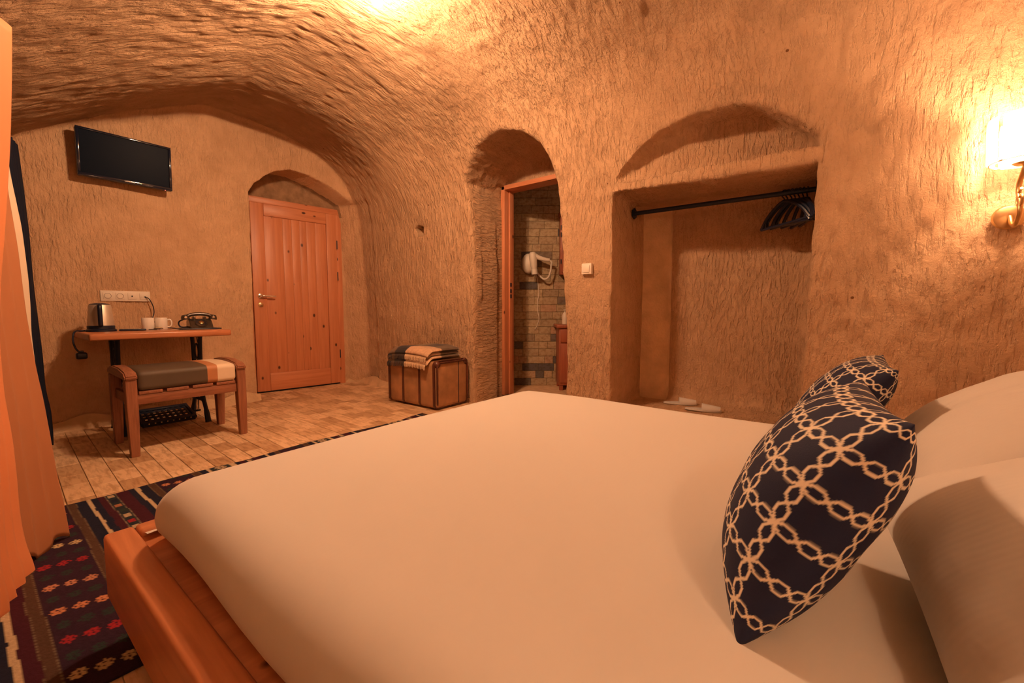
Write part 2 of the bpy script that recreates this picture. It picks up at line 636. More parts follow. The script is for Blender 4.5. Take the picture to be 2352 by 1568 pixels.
    def f_upp(u, v):
        p = poly(u, Z, upp)[:, None, :]
        return smax(np.broadcast_to(p, (len(u), len(v), len(Z))), (v[None, :] - 2.98 - 0.21 * np.clip(u[:, None] + 1.26, 0, 1.3))[:, :, None] + 0 * p, np.float32(0.10))
    carve(f_upp, -1.6, 0.3, 2.3, 3.86, 0.02)
    # a little hand-hold cut beside the doorway
    hole = [(-3.42, 1.66), (-3.355, 1.66), (-3.345, 1.75), (-3.43, 1.775), (-3.47, 1.745)]
    def f_hole(u, v):
        p = poly(u, Z, hole)[:, None, :]
        return np.maximum(np.broadcast_to(p, (len(u), len(v), len(Z))), (v - 3.02)[None, :, None])
    carve(f_hole, -3.7, -3.1, 2.5, 3.2, 0.012)
    # entrance recess in the back wall, splayed on its right side
    door = [(1.735, -0.4), (1.75, 2.03), (1.80, 2.12), (1.89, 2.20), (2.0, 2.28), (2.147, 2.335), (2.35, 2.33), (2.57, 2.27), (2.75, 2.19), (2.87, 2.13), (2.93, 1.9), (2.98, 1.2), (3.0, -0.4)]
    def f_door(u, v):
        out = np.empty((len(u), len(v), len(Z)), np.float32)
        vz = poly(V, Z, door)
        for i, uu in enumerate(u):
            s = 0.5 * max(0.0, -4.47 - uu)
            ve = np.clip((v + s - V[0]) / h, 0, len(V) - 1.001)
            k0 = ve.astype(int)
            w = (ve - k0)[:, None]
            p = vz[k0] * (1 - w) + vz[k0 + 1] * w
            plane = -(uu - (-4.865 + 0.149 * (v - 1.86)))
            out[i] = np.maximum(p, plane[:, None])
        return out
    carve(f_door, -5.06, -4.2, 1.2, 3.6, 0.03)

    # ---- surface nets
    ins = f < 0
    s = ins[:-1, :-1, :-1].astype(np.int8)
    cnt = np.zeros_like(s)
    for di in (0, 1):
        for dj in (0, 1):
            for dk in (0, 1):
                cnt += ins[di:ins.shape[0] - 1 + di, dj:ins.shape[1] - 1 + dj, dk:ins.shape[2] - 1 + dk]
    act = (cnt > 0) & (cnt < 8)
    ci, cj, ck = np.nonzero(act)
    idx = np.full(act.shape, -1, np.int32)
    idx[ci, cj, ck] = np.arange(len(ci))
    corners = [(0, 0, 0), (1, 0, 0), (0, 1, 0), (1, 1, 0), (0, 0, 1), (1, 0, 1), (0, 1, 1), (1, 1, 1)]
    cv = [f[ci + a_, cj + b_, ck + c_] for a_, b_, c_ in corners]
    acc = np.zeros((len(ci), 3))
    num = np.zeros(len(ci))
    for e0 in range(8):
        for e1 in range(e0 + 1, 8):
            d = [corners[e1][k] - corners[e0][k] for k in range(3)]
            if sum(abs(t) for t in d) != 1:
                continue
            A, B = cv[e0], cv[e1]
            m = (A < 0) != (B < 0)
            t = np.where(m, A / np.where(m, A - B, 1), 0)
            for k in range(3):
                acc[:, k] += m * (corners[e0][k] + t * d[k])
            num += m
    P = acc / num[:, None]
    P = np.stack([U[0] + (ci + P[:, 0]) * h, V[0] + (cj + P[:, 1]) * h, Z[0] + (ck + P[:, 2]) * h], 1)
    quads = []
    for ax in range(3):
        sl0 = [slice(None)] * 3
        sl1 = [slice(None)] * 3
        sl0[ax], sl1[ax] = slice(0, -1), slice(1, None)
        A, B = ins[tuple(sl0)], ins[tuple(sl1)]
        e = np.nonzero(A != B)
        sgn = A[e]
        e = np.stack(e, 1)
        o = [k for k in range(3) if k != ax]
        ok = (e[:, o[0]] > 0) & (e[:, o[1]] > 0) & (e[:, o[0]] < act.shape[o[0]]) & (e[:, o[1]] < act.shape[o[1]]) & (e[:, ax] < act.shape[ax])
        e, sgn = e[ok], sgn[ok]
        def cell(d0, d1):
            g = e.copy()
            g[:, o[0]] -= d0
            g[:, o[1]] -= d1
            return idx[g[:, 0], g[:, 1], g[:, 2]]
        qd = np.stack([cell(0, 0), cell(1, 0), cell(1, 1), cell(0, 1)], 1)
        fl = sgn ^ (ax == 1)
        qd[fl] = qd[fl][:, ::-1]
        quads.append(qd)
    Q = np.concatenate(quads)
    Q = Q[(Q >= 0).all(1)]
    return P, Q


def vert_normals(P, Q):
    n = np.cross(P[Q[:, 2]] - P[Q[:, 0]], P[Q[:, 3]] - P[Q[:, 1]])
    out = np.zeros_like(P)
    for k in range(4):
        for c in range(3):
            out[:, c] += np.bincount(Q[:, k], n[:, c], minlength=len(P))
    return out / np.maximum(np.linalg.norm(out, axis=1, keepdims=True), 1e-12)


CV, CQ = carve_cave(0.0135)
nrm = vert_normals(CV, CQ)
cen = CV.mean(0)
# uneven hewn surface
amp = 0.016 * vnoise(CV / 0.6, 1) + 0.005 * vnoise(CV / 0.2, 2) + 0.004 * vnoise(CV / 0.07, 3)
st = CV.copy()
back = CV[:, 0] < -4.40
st1 = np.stack([CV[:, 0] / 0.032, CV[:, 1] / 0.08, CV[:, 2] / 0.08], 1)
st2 = np.stack([CV[:, 0] / 0.12, CV[:, 1] / 0.045, CV[:, 2] / 0.14], 1)
amp += np.where(back, 0.003 * vnoise(st2, 4), 0.006 * vnoise(st1, 5))
niche = (CV[:, 1] > 3.05)
recess = (CV[:, 0] < -4.55)
amp = np.where(niche | recess, amp * 0.45, amp)
amp = np.where((CV[:, 1] > 3.40) & (CV[:, 0] < -1.5), amp * 0.1, amp)
amp = np.where(CV[:, 2] < 0.05, amp * 0.4, amp)
CV = CV + nrm * amp[:, None]
nrm = vert_normals(CV, CQ)
fc = CV[CQ].mean(1)
drop = (fc[:, 1] > 3.59) & (fc[:, 0] < -1.45) & (fc[:, 0] > -2.9)
cat = np.full(len(CQ), 0)
jit = 0.12 * vnoise(fc / 0.3, 9) + 0.06 * vnoise(fc / 0.08, 10)
cat[(fc[:, 1] + jit > 2.58) | ((fc[:, 1] > 2.2) & (fc[:, 2] < 1.9))] = 1
cat[(fc[:, 1] < 0.3) & (fc[:, 2] < 1.80)] = 2
cat[(fc[:, 0] > 0.93)] = 3
cat[(fc[:, 0] < -4.445)] = 4
for k, (nm, mk) in enumerate((('ceiling', 'rock_vault'), ('wall_right', 'rock_right'), ('wall_left', 'rock_right'), ('wall_front', 'rock_back'), ('wall_back', 'rock_back'))):
    q = CQ[(cat == k) & ~drop]
    used, inv = np.unique(q, return_inverse=True)
    o = from_np(nm, CV[used], inv.reshape(-1, 4), M[mk])
    o.data.normals_split_custom_set_from_vertices(nrm[used].tolist())
    tag(o, kind='structure')
    if nm == 'wall_back':
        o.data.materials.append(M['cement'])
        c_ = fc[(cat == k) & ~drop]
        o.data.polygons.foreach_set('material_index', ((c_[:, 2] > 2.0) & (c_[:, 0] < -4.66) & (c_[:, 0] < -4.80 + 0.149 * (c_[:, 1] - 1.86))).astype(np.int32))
    if nm == 'wall_right':
        o.data.materials.append(M['rock_reveal'])
        c_ = fc[(cat == k) & ~drop]
        o.data.polygons.foreach_set('material_index', ((c_[:, 1] > 2.97) & (c_[:, 1] < 3.46) & (c_[:, 0] < -2.55) & (c_[:, 0] > -2.85) & (c_[:, 2] < 2.05)).astype(np.int32))

# ------------------------------------------------------------------ lamps
def globe(name, r, strength, parent, center=(0, 0, 0)):
    bm = bmesh.new()
    bmesh.ops.create_icosphere(bm, subdivisions=2, radius=r)
    bmesh.ops.translate(bm, vec=center, verts=bm.verts)
    return from_bm(name, bm, emission(name + '_glow', LAMP_RGB, strength), parent, True)


cl = thing('ceiling_lamp', 'brass ceiling lamp with three bare globe bulbs at the crown of the vault', 'lamp', CEILING_LAMP)
lathe('canopy', [(0, 0.17), (0.085, 0.17), (0.085, 0.135), (0.06, 0.11), (0.0, 0.105)], M['brass'], cl, 32)
lathe('stem', [(0.0, 0.11), (0.012, 0.11), (0.012, 0.03), (0.02, 0.02), (0.02, 0.0), (0, -0.004)], M['brass'], cl, 16)
for k in range(3):
    a = 2 * math.pi * k / 3 + 0.35
    d = Vector((math.cos(a), math.sin(a), 0))
    tube('arm', [d * 0.012 + Vector((0, 0, 0.012)), d * 0.05 + Vector((0, 0, 0.022)), d * 0.085 + Vector((0, 0, 0.016))], 0.005, M['brass'], cl, 8)
    globe('bulb', 0.032, CEILING_STRENGTH, cl, d * 0.085 + Vector((0, 0, -0.016)))


def sconce(loc, rotz, label):
    """local +Y points away from the wall"""
    t = thing('wall_lamp', label, 'lamp', loc, rotz)
    lathe('wall_plate', [(0, 0.0), (0.055, 0.0), (0.05, 0.012), (0.02, 0.02), (0, 0.02)], M['brass'], t, 28, (0, 0.0, -0.30), Matrix.Rotation(-math.pi / 2, 3, 'X'))
    pts = [(0, 0.015, -0.30), (0, 0.05, -0.34), (0, 0.10, -0.345), (0, 0.135, -0.30), (0, 0.125, -0.25), (0, 0.10, -0.21), (0, 0.105, -0.165), (0, 0.14, -0.13), (0, 0.15, -0.105)]
    tube('arm', smoothpath(pts, 6), 0.009, M['brass'], t, 10)
    scroll = [(0, 0.135 - 0.045 * (1 - s / 22) * math.sin(s * 0.45), -0.245 + 0.045 * (1 - s / 22) * math.cos(s * 0.45)) for s in range(18)]
    tube('scroll', scroll, 0.006, M['brass'], t, 8)
    lathe('shade_holder', [(0, -0.108), (0.03, -0.105), (0.038, -0.098), (0.038, -0.090), (0, -0.092)], M['brass'], t, 28, (0, 0.15, 0))
    sh = bpy.data.objects.new('lamp_shade', None)
    glass = emission('frosted_glass', LAMP_RGB, SHADE_STRENGTH)
    bm = bmesh.new()
    for k in range(4):
        g = 0.09
        a0, a1 = math.pi / 2 * k + g + 0.62, math.pi / 2 * (k + 1) - g + 0.62
        prof = [(0.098, -0.095), (0.112, -0.085), (0.118, 0.08), (0.115, 0.098), (0.111, 0.098), (0.113, 0.08), (0.107, -0.082), (0.094, -0.09)]
        bm_lathe(bm, prof, 10, (0, 0.15, 0), a0, a1)
    bmesh.ops.recalc_face_normals(bm, faces=bm.faces)
    s = from_bm('lamp_shade', bm, glass, t, True)
    bm = bmesh.new()
    for z in (-0.092, 0.0):
        bm_lathe(bm, [(0.101, z), (0.106, z), (0.106, z + 0.006), (0.101, z + 0.006), (0.101, z)], 32, (0, 0.15, 0))
    from_bm('shade_ring', bm, M['brass'], s, True)
    globe('bulb', 0.03, SCONCE_STRENGTH, t, (0, 0.15, 0.02))
    tube('bulb_socket', [(0, 0.15, -0.092), (0, 0.15, -0.012)], 0.012, M['brass'], t, 10)
    return t


sconce((0.655, 2.905, 1.615), math.pi, 'lit wall lamp with split white glass shade beside the wardrobe niche')
sconce((0.655, -0.275, 1.50), 0.0, 'added unseen wall lamp on the curtain side, brightening the bed and right wall')  # added lamp out of view, lifts the right wall and the bed

# ------------------------------------------------------------------ floor of narrow travertine tiles
floor = box('floor', (-4.95, -0.45, -0.05), (1.12, 3.2, -0.006), M['mortar'], None, 0)
tag(floor, kind='structure')
PITCHV, SLOPE = 0.0972, -0.04
tile_meshes = {}
def tile_mesh(length):
    k = round(length, 2)
    if k not in tile_meshes:
        bm = bmesh.new()
        bm_box(bm, (-k / 2 + 0.0014, -PITCHV / 2 + 0.0014, -0.0055), (k / 2 - 0.0014, PITCHV / 2 - 0.0014, 0.0), 0.0016, 1)
        me = bpy.data.meshes.new('tile')
        bm.to_mesh(me)
        bm.free()
        me.materials.append(M['tile'])
        tile_meshes[k] = me
    return tile_meshes[k]
rest = bmesh.new()
rot_t = Matrix.Rotation(math.atan(SLOPE), 3, 'Z')
n_tile = 0
rr = random.Random(3)
for row in range(-4, 35):
    v_base = 0.02 + row * PITCHV
    u = -4.93 + rr.uniform(0, 0.15)
    while u < 1.1:
        ln = rr.choice((0.14, 0.18, 0.20, 0.22, 0.24))
        uc = u + ln / 2
        vc = v_base + SLOPE * (uc + 3.3)
        u += ln
        inroom = (-4.50 < uc and -0.36 < vc < 3.02) or (-4.86 < uc <= -4.50 and 1.75 < vc < 2.95)
        if not inroom:
            continue
        if uc < -2.62 and vc > 0.16 and n_tile < 298:
            o = bpy.data.objects.new('tile', tile_mesh(ln))
            link(o, floor)
            o.location = (uc, vc, rr.uniform(-0.0008, 0.0008))
            o.rotation_euler = (0, 0, math.atan(SLOPE))
            n_tile += 1
        else:
            bm_box(rest, (-ln / 2 + 0.0014, -PITCHV / 2 + 0.0014, -0.0055), (ln / 2 - 0.0014, PITCHV / 2 - 0.0014, 0), 0, 1, rot_t, (uc, vc, -0.00275))
o = from_bm('tile_field', rest, M['tile'], floor)
tag(o, 'plain travertine tiles around the bed', kind='stuff')

# plaster fillet where wall and floor meet
def fillet(name, pts, r=0.045):
    vs, n = [], len(pts)
    prof = [(0.0, 0.085), (0.25, 0.06), (0.5, 0.035), (0.85, 0.012), (1.0, -0.004)]
    for i, (p, nn) in enumerate(pts):
        w = r * (1 + 0.35 * math.sin(i * 1.7) + 0.2 * math.sin(i * 0.6))
        for a, b in prof:
            vs.append((p[0] + nn[0] * (a * w + 0.012 - 0.02), p[1] + nn[1] * (a * w - 0.008), b * (1 + 0.25 * math.sin(i * 0.9))))
    o = from_np(name, vs, grid_faces(n, len(prof)), M['plaster'])
    return tag(o, kind='structure')
fillet('baseboard_back', [((-4.452, v), (1, 0)) for v in np.arange(-0.25, 1.78, 0.05)])
fillet('baseboard_right', [((-4.80 + 0.05 * i, 2.84 + 0.03 * i if i < 5 else 2.96), (0.5, -0.85)) for i in range(6)] + [((u, 2.935), (0, -1)) for u in np.arange(-4.45, -2.72, 0.06)])

# ------------------------------------------------------------------ pine entrance door
dA, dB = Vector((-4.835, 1.845, 0)), Vector((-4.695, 2.80, 0))
dw = (dB - dA).length
door = bpy.data.objects.new('door_1', None)
link(door)
door.location = dA
door.rotation_euler = (0, 0, math.atan2((dB - dA).y, (dB - dA).x))
tag(door, kind='structure')
# local x along the door, local -y towards the room
H1 = 2.085
fr = box('door_frame', (-0.055, -0.005, 0), (0.02, 0.06, H1), M['pine'], door, 0.004)
box('door_frame', (dw - 0.055, -0.005, 0), (dw + 0.01, 0.06, H1), M['pine'], door, 0.004)
box('door_frame', (-0.055, -0.008, H1 - 0.062), (dw + 0.01, 0.06, H1), M['pine_h'], door, 0.004)
x0, x1, z0, z1 = 0.022, dw - 0.057, 0.018, H1 - 0.066
box('stile', (x0, -0.028, z0), (x0 + 0.125, 0.012, z1), M['pine'], door, 0.004)
box('stile', (x1 - 0.115, -0.028, z0), (x1, 0.012, z1), M['pine'], door, 0.004)
box('rail', (x0 + 0.126, -0.028, z1 - 0.125), (x1 - 0.116, 0.012, z1), M['pine_h'], door, 0.004)
box('rail', (x0 + 0.126, -0.028, z0), (x1 - 0.116, 0.012, z0 + 0.19), M['pine_h'], door, 0.004)
px = [x0 + 0.127]
tot = (x1 - 0.117) - px[0]
for w in (0.28, 0.14, 0.13, 0.11, 0.15, 0.19):
    px.append(px[-1] + w * tot)
for i in range(6):
    box('plank', (px[i] + 0.0004, -0.016, z0 + 0.19), (px[i + 1] - 0.0004, 0.006, z1 - 0.125), M['pine'], door, 0.0018)
hd = lathe('handle', [(0, 0), (0.024, 0), (0.024, 0.006), (0.012, 0.01), (0.009, 0.045), (0, 0.045)], M['nickel'], door, 24, (x0 + 0.062, -0.028, 1.045), Matrix.Rotation(math.pi / 2, 3, 'X'))
tube('lever', smoothpath([(x0 + 0.062, -0.066, 1.045), (x0 + 0.085, -0.073, 1.045), (x0 + 0.13, -0.073, 1.044), (x0 + 0.20, -0.072, 1.043)], 4), 0.0085, M['nickel'], hd, 10)
ro = lathe('lock_rosette', [(0, 0), (0.025, 0), (0.025, 0.005), (0.02, 0.007), (0, 0.007)], M['brass'], door, 24, (x0 + 0.062, -0.028, 0.95), Matrix.Rotation(math.pi / 2, 3, 'X'))
box('lock_cylinder', (x0 + 0.055, -0.040, 0.938), (x0 + 0.069, -0.034, 0.966), M['nickel'], ro, 0.003)
for z in (0.32, 1.25, 1.62):
    tube('hinge', [(x1 + 0.003, -0.030, z), (x1 + 0.003, -0.030, z + 0.10)], 0.006, M['iron'], door, 8)
box('threshold_shade', (x0, 0.0, 0.0), (x1, 0.03, 0.016), M['iron'], door, 0.001)  # dark strip standing in for the shadow under the door leaf

# ------------------------------------------------------------------ bathroom doorway frame
tr = bpy.data.objects.new('trim_1', None)
link(tr)
tag(tr, kind='structure')
box('jamb', (-2.705, 3.40, 0), (-2.655, 3.56, 2.155), M['pine'], tr, 0.005)
box('jamb', (-1.64, 3.44, 0), (-1.59, 3.56, 2.155), M['pine'], tr, 0.005)
box('jamb_stop', (-2.655, 3.47, 0), (-2.638, 3.54, 2.12), M['pine'], tr, 0.003)
box('lintel', (-2.705, 3.40, 2.115), (-1.59, 3.56, 2.16), M['pine_h'], tr, 0.005)
for z in (1.02, 1.075, 1.14):
    box('strike_plate', (-2.640, 3.475, z), (-2.636, 3.50, z + 0.04), M['iron'], tr, 0.001)

# ------------------------------------------------------------------ bathroom beyond: stone-clad wall seen through the doorway
BD = 4.9
bw = box('wall_bathroom', (-0.62, 0.0, -0.02), (1.70, 0.05, 2.62), M['brick_mortar'], None, 0)
tag(bw, kind='structure')
bw.location = (-_sy * BD, _cy * BD, 0)
bw.rotation_euler = (0, 0, YAW)
BH = 0.0875
bmeshes = {}
def brick_mesh(ln):
    k = round(ln, 2)
    if k not in bmeshes:
        bm = bmesh.new()
        bm_box(bm, (-k / 2 + 0.0015, -0.009, -BH / 2 + 0.0015), (k / 2 - 0.0015, 0.006, BH / 2 - 0.0015), 0.003, 1)
        me = bpy.data.meshes.new('brick')
        bm.to_mesh(me)
        bm.free()
        me.materials.append(M['brick'])
        bmeshes[k] = me
    return bmeshes[k]
rb = random.Random(11)
for r in range(29):
    x = -0.40 + rb.uniform(0, 0.12)
    while x < 0.86:
        ln = rb.choice((0.10, 0.14, 0.17, 0.19, 0.19, 0.21))
        o = bpy.data.objects.new('brick', brick_mesh(ln))
        link(o, bw)
        o.location = (x + ln / 2, rb.uniform(-0.004, 0.003), BH * (r + 0.5))
        x += ln
def wall_strip(name, pts, z0, z1, mat):
    vs = [(p[0], p[1], z) for p in pts for z in (z0, z1)]
    o = from_np(name, vs, grid_faces(len(pts), 2), mat, None, False)
    return tag(o, kind='structure')
pA = Vector((-_sy * BD - 0.55 * _cy, _cy * BD - 0.55 * _sy, 0))
pB = Vector((-_sy * BD + 1.68 * _cy, _cy * BD + 1.68 * _sy, 0))
wall_strip('wall_bathroom_left', [(-3.45, 3.57), (pA.x, pA.y)], 0, 2.6, M['plaster'])
wall_strip('wall_bathroom_right', [(pB.x, pB.y), (-1.05, 4.7), (-1.05, 3.57), (-1.58, 3.57)], 0, 2.6, M['plaster'])
wall_strip('wall_bathroom_front', [(-3.45, 3.57), (-2.70, 3.57)], 0, 2.6, M['plaster'])
for nm, z in (('floor_bathroom', 0.0), ('ceiling_bathroom', 2.58)):
    o = from_np(nm, [(-3.5, 3.5, z), (-1.0, 3.5, z), (-1.0, 5.0, z), (-3.5, 5.0, z)], [(0, 1, 2, 3)], M['tile'] if z == 0 else M['plaster'], None, False)
    tag(o, kind='structure')
bl = thing('bathroom_fill_lamp', 'round white unseen ceiling lamp added to light the bathroom beyond the arched doorway', 'lamp', (-1.75, 4.2, 2.58))  # added out of view so the bathroom is not left dark
lathe('base', [(0, 0), (0.09, 0), (0.09, -0.03), (0, -0.03)], M['white_plastic'], bl, 28)
globe('bulb', 0.06, BATH_STRENGTH, bl, (0, 0, -0.08))

# things on the bathroom wall; local frame: x right, -y towards the room
def bath_thing(name, label, cat, x, z):
    p = Vector((-_sy * BD + x * _cy, _cy * BD + x * _sy, z))
    return thing(name, label, cat, p, YAW)
hdv = bath_thing('hair_dryer', 'white hair dryer resting in its round wall holder in the bathroom', 'hair dryer', 0.20, 1.40)
bm = bmesh.new()
bmesh.ops.create_uvsphere(bm, u_segments=24, v_segments=16, radius=0.115)
bmesh.ops.scale(bm, vec=(0.72, 0.62, 1.0), verts=bm.verts)
bmesh.ops.translate(bm, vec=(-0.01, -0.068, 0.03), verts=bm.verts)
from_bm('wall_holder', bm, M['white_plastic'], hdv, True)
body = lathe('dryer_barrel', [(0, 0.12), (0.03, 0.118), (0.042, 0.10), (0.044, 0.05), (0.04, -0.03), (0.031, -0.07), (0.036, -0.075), (0.036, -0.13), (0.03, -0.13), (0.0, -0.10)], M['white_plastic'], hdv, 24, (0.045, -0.155, 0.03), Matrix.Rotation(math.radians(-6), 3, 'Y'))
lathe('air_intake', [(0, 0.123), (0.027, 0.121), (0.028, 0.117), (0, 0.117)], M['iron'], body, 20, (0.045, -0.155, 0.03), Matrix.Rotation(math.radians(-6), 3, 'Y'))
tube('dryer_handle', smoothpath([(0.06, -0.155, 0.11), (0.11, -0.157, 0.085), (0.17, -0.16, 0.068), (0.225, -0.16, 0.06)], 5), [0.03 - 0.0008 * i for i in range(16)], M['white_plastic'], hdv, 14)
tube('coiled_cord', smoothpath([(0.225, -0.16, 0.06), (0.25, -0.155, 0.035), (0.245, -0.15, 0.0), (0.24, -0.14, -0.06), (0.215, -0.13, -0.13), (0.17, -0.11, -0.15), (0.12, -0.08, -0.11), (0.075, -0.045, -0.045)], 6), 0.0105, M['white_plastic'], hdv, 8)
tube('power_cord', smoothpath([(0.07, -0.04, -0.06), (0.10, -0.02, -0.16), (0.115, -0.016, -0.30), (0.10, -0.016, -0.42), (0.105, -0.016, -0.52), (0.118, -0.016, -0.60), (0.10, -0.016, -0.68), (0.072, -0.016, -0.73)], 6), 0.0045, M['white_plastic'], hdv, 6)

mc = bath_thing('mirror_cabinet', 'dark red wooden mirror cabinet on the stone bathroom wall', 'cabinet', 0.80, 1.30)
box('cabinet_body', (-0.25, -0.14, 0), (0.25, -0.012, 0.68), M['redwood'], mc, 0.006)
box('crown', (-0.27, -0.16, 0.66), (0.27, -0.012, 0.70), M['redwood'], mc, 0.008)
mr = box('mirror_door', (-0.235, -0.155, 0.02), (0.235, -0.141, 0.645), M['redwood'], mc, 0.004)
box('mirror', (-0.19, -0.158, 0.07), (0.19, -0.1555, 0.59), plain('mirror', (0.8, 0.8, 0.8), 0.03, 1.0), mr, 0)
for z in (0.12, 0.42, 0.50):
    tube('hinge', [(-0.243, -0.15, z), (-0.243, -0.15, z + 0.05)], 0.006, M['iron'], mc, 8)
va = bath_thing('vanity', 'dark red wooden washbasin cabinet standing on the bathroom floor', 'cabinet', 0.80, 0.0)
box('cabinet_body', (-0.28, -0.34, 0.06), (0.30, -0.012, 0.70), M['redwood'], va, 0.006)
for x in (-0.25, 0.27):
    for y in (-0.31, -0.05):
        box('leg', (x - 0.02, y - 0.02, 0), (x + 0.02, y + 0.02, 0.06), M['redwood'], va, 0.003)
box('worktop', (-0.31, -0.37, 0.70), (0.33, -0.012, 0.735), M['redwood'], va, 0.006)
for x in (-0.265, 0.015):
    d = box('cabinet_door', (x, -0.356, 0.09), (x + 0.265, -0.341, 0.52), M['redwood'], va, 0.005)
    box('panel', (x + 0.045, -0.36, 0.135), (x + 0.22, -0.3565, 0.475), M['redwood'], d, 0.003)
    d = box('drawer', (x, -0.356, 0.54), (x + 0.265, -0.341, 0.685), M['redwood'], va, 0.005)
    lathe('knob', [(0, 0), (0.012, 0.004), (0.014, 0.014), (0, 0.02)], M['brass'], d, 14, (x + 0.13, -0.357, 0.61), Matrix.Rotation(math.pi / 2, 3, 'X'))
# dark towel hanging over the vanity front
vs = []
for i in range(13):
    for j in range(25):
        s, t = i / 12, j / 24
        vs.append((-0.11 + 0.20 * s + 0.015 * math.sin(t * 5) * s, -0.366 - 0.008 * math.sin(s * 14) * (0.3 + t) - 0.012 * math.sin(math.pi * min(1, t * 8)), 0.43 - 0.30 * t - 0.05 * t * math.sin(s * 3)))
tw = from_np('towel', vs, grid_faces(13, 25), plain('dark_towel', (0.012, 0.014, 0.02), 0.95))
tw.location = va.location
tw.rotation_euler = va.rotation_euler
md = tw.modifiers.new('thickness', 'SOLIDIFY')
md.thickness = 0.006
tag(tw, 'near-black towel hanging on the front of the washbasin cabinet', 'towel')
box_sp = bath_thing('soap_dispenser', 'small pale dispenser standing on the washbasin cabinet', 'bottle', 0.60, 0.737)
lathe('bottle', [(0, 0), (0.03, 0), (0.032, 0.01), (0.032, 0.10), (0.02, 0.125), (0.012, 0.135), (0, 0.135)], M['white_plastic'], box_sp, 20, (0, -0.2, 0))
lathe('pump', [(0, 0.135), (0.008, 0.135), (0.008, 0.155), (0.02, 0.157), (0.02, 0.165), (0, 0.167)], M['white_plastic'], box_sp, 14, (0, -0.2, 0))

# ------------------------------------------------------------------ bed
bed = thing('bed_frame', 'low orange pine platform bed frame under the white mattress', 'bed', (0, 0, 0))
BU0, BU1, BV0, BV1 = -1.50, 0.66, 0.19, 1.95
box('side_rail', (BU0 + 0.002, BV0, 0.125), (BU1, BV0 + 0.062, 0.30), M['bedwood_x'], bed, 0.010, 3)
box('side_rail', (BU0 + 0.002, BV1 - 0.062, 0.125), (BU1, BV1, 0.30), M['bedwood_x'], bed, 0.010, 3)
box('foot_rail', (BU0, BV0 + 0.064, 0.125), (BU0 + 0.06, BV1 - 0.064, 0.30), M['bedwood_y'], bed, 0.010, 3)
box('head_rail', (BU1 - 0.05, BV0 + 0.064, 0.125), (BU1, BV1 - 0.064, 0.30), M['bedwood_y'], bed, 0.010, 3)
box('platform', (BU0 + 0.062, BV0 + 0.064, 0.265), (BU1 - 0.052, BV1 - 0.064, 0.283), M['bedwood_y'], bed, 0.003)
hb = box('headboard', (BU1 + 0.002, BV0, 0.125), (BU1 + 0.045, BV1, 0.86), M['bedwood_y'], bed, 0.012, 3)
for x in (-1.20, 0.45):
    for y in (BV0 + 0.10, BV1 - 0.18):
        box('leg', (x, y, 0.0), (x + 0.08, y + 0.08, 0.266), M['bedwood_x'], bed, 0.006)

# white cotton: faint woven stripe and soft creases
def cotton(name, crease=0.012, scale=3.0, stripes=True, color=(0.60, 0.575, 0.53)):
    m, nt, b = new_mat(name)
    b.inputs['Base Color'].default_value = c4(color)
    b.inputs['Roughness'].default_value = 0.85
    b.inputs['Specular IOR Level'].default_value = 0.25
    b.inputs['Sheen Weight'].default_value = 0.15
    tc = N(nt, 'ShaderNodeTexCoord')
    n = N(nt, 'ShaderNodeTexNoise', i_Scale=scale, i_Detail=3.0, i_Distortion=0.8)
    L(nt, tc, 'Object', n, 'Vector')
    bp = N(nt, 'ShaderNodeBump', i_Strength=0.5, i_Distance=crease)
    L(nt, n, 'Fac', bp, 'Height')
    if stripes:
        w = N(nt, 'ShaderNodeTexWave', i_Scale=26.0, bands_direction='X')
        L(nt, tc, 'Object', w, 'Vector')
        b2 = N(nt, 'ShaderNodeBump', i_Strength=0.12, i_Distance=0.001)
        L(nt, w, 'Fac', b2, 'Height')
        L(nt, bp, 'Normal', b2, 'Normal')
        L(nt, b2, 'Normal', b, 'Normal')
    else:
        L(nt, bp, 'Normal', b, 'Normal')
    return m
M['sheet'] = cotton('sheet', 0.010, 2.0)
M['pillowcase'] = cotton('pillowcase', 0.02, 5.0)

# mattress under a fitted sheet: rounded block whose foot slopes a little
def rounded_block(lo, hi, r, nu, nv, nz):
    bm = bmesh.new()
    bmesh.ops.create_cube(bm, size=2.0)
    bmesh.ops.subdivide_edges(bm, edges=bm.edges, cuts=26, use_grid_fill=True)
    P = np.array([v.co[:] for v in bm.verts])
    half = (np.array(hi) - np.array(lo)) / 2
    c = (np.array(hi) + np.array(lo)) / 2
    # spread the grid towards the edges, then round
    Q = np.sign(P) * (1 - (1 - np.abs(P)) ** 1.6)
    Q = Q * half
    inner = np.maximum(half - np.array(r), 0)
    core = np.clip(Q, -inner, inner)
    d = (Q - core) / np.array(r)
    ln = np.maximum(np.abs(d).max(1), 1e-9)
    nn = np.linalg.norm(d, axis=1)
    d = np.where(nn[:, None] > 1e-9, d / np.maximum(nn, 1e-9)[:, None] * ln[:, None], d)
    return bm, core + d * np.array(r) + c
bm, P = rounded_block((-1.425, 0.258, 0.284), (0.60, 1.872, 0.472), (0.085, 0.085, 0.085), 0, 0, 0)
foot = np.clip((-1.0 - P[:, 0]) / 0.45, 0, 1)
zt = np.clip((P[:, 2] - 0.30) / 0.17, 0, 1)
P[:, 0] += 0.125 * zt * foot
P[:, 2] += zt * (0.006 * vnoise(np.stack([P[:, 0] * 2.2, P[:, 1] * 2.2, P[:, 2]], 1), 4) + 0.005 * np.sin(np.clip((P[:, 1] - 0.26) / 1.6, 0, 1) * math.pi) - 0.004)
low = 1 - zt
P[:, 0] -= 0.012 * low * np.sin(P[:, 1] * 9) * foot
P[:, 1] -= 0.008 * low * np.sin(P[:, 0] * 7) * (P[:, 1] < 0.4)
for v, p in zip(bm.verts, P):
    v.co = p
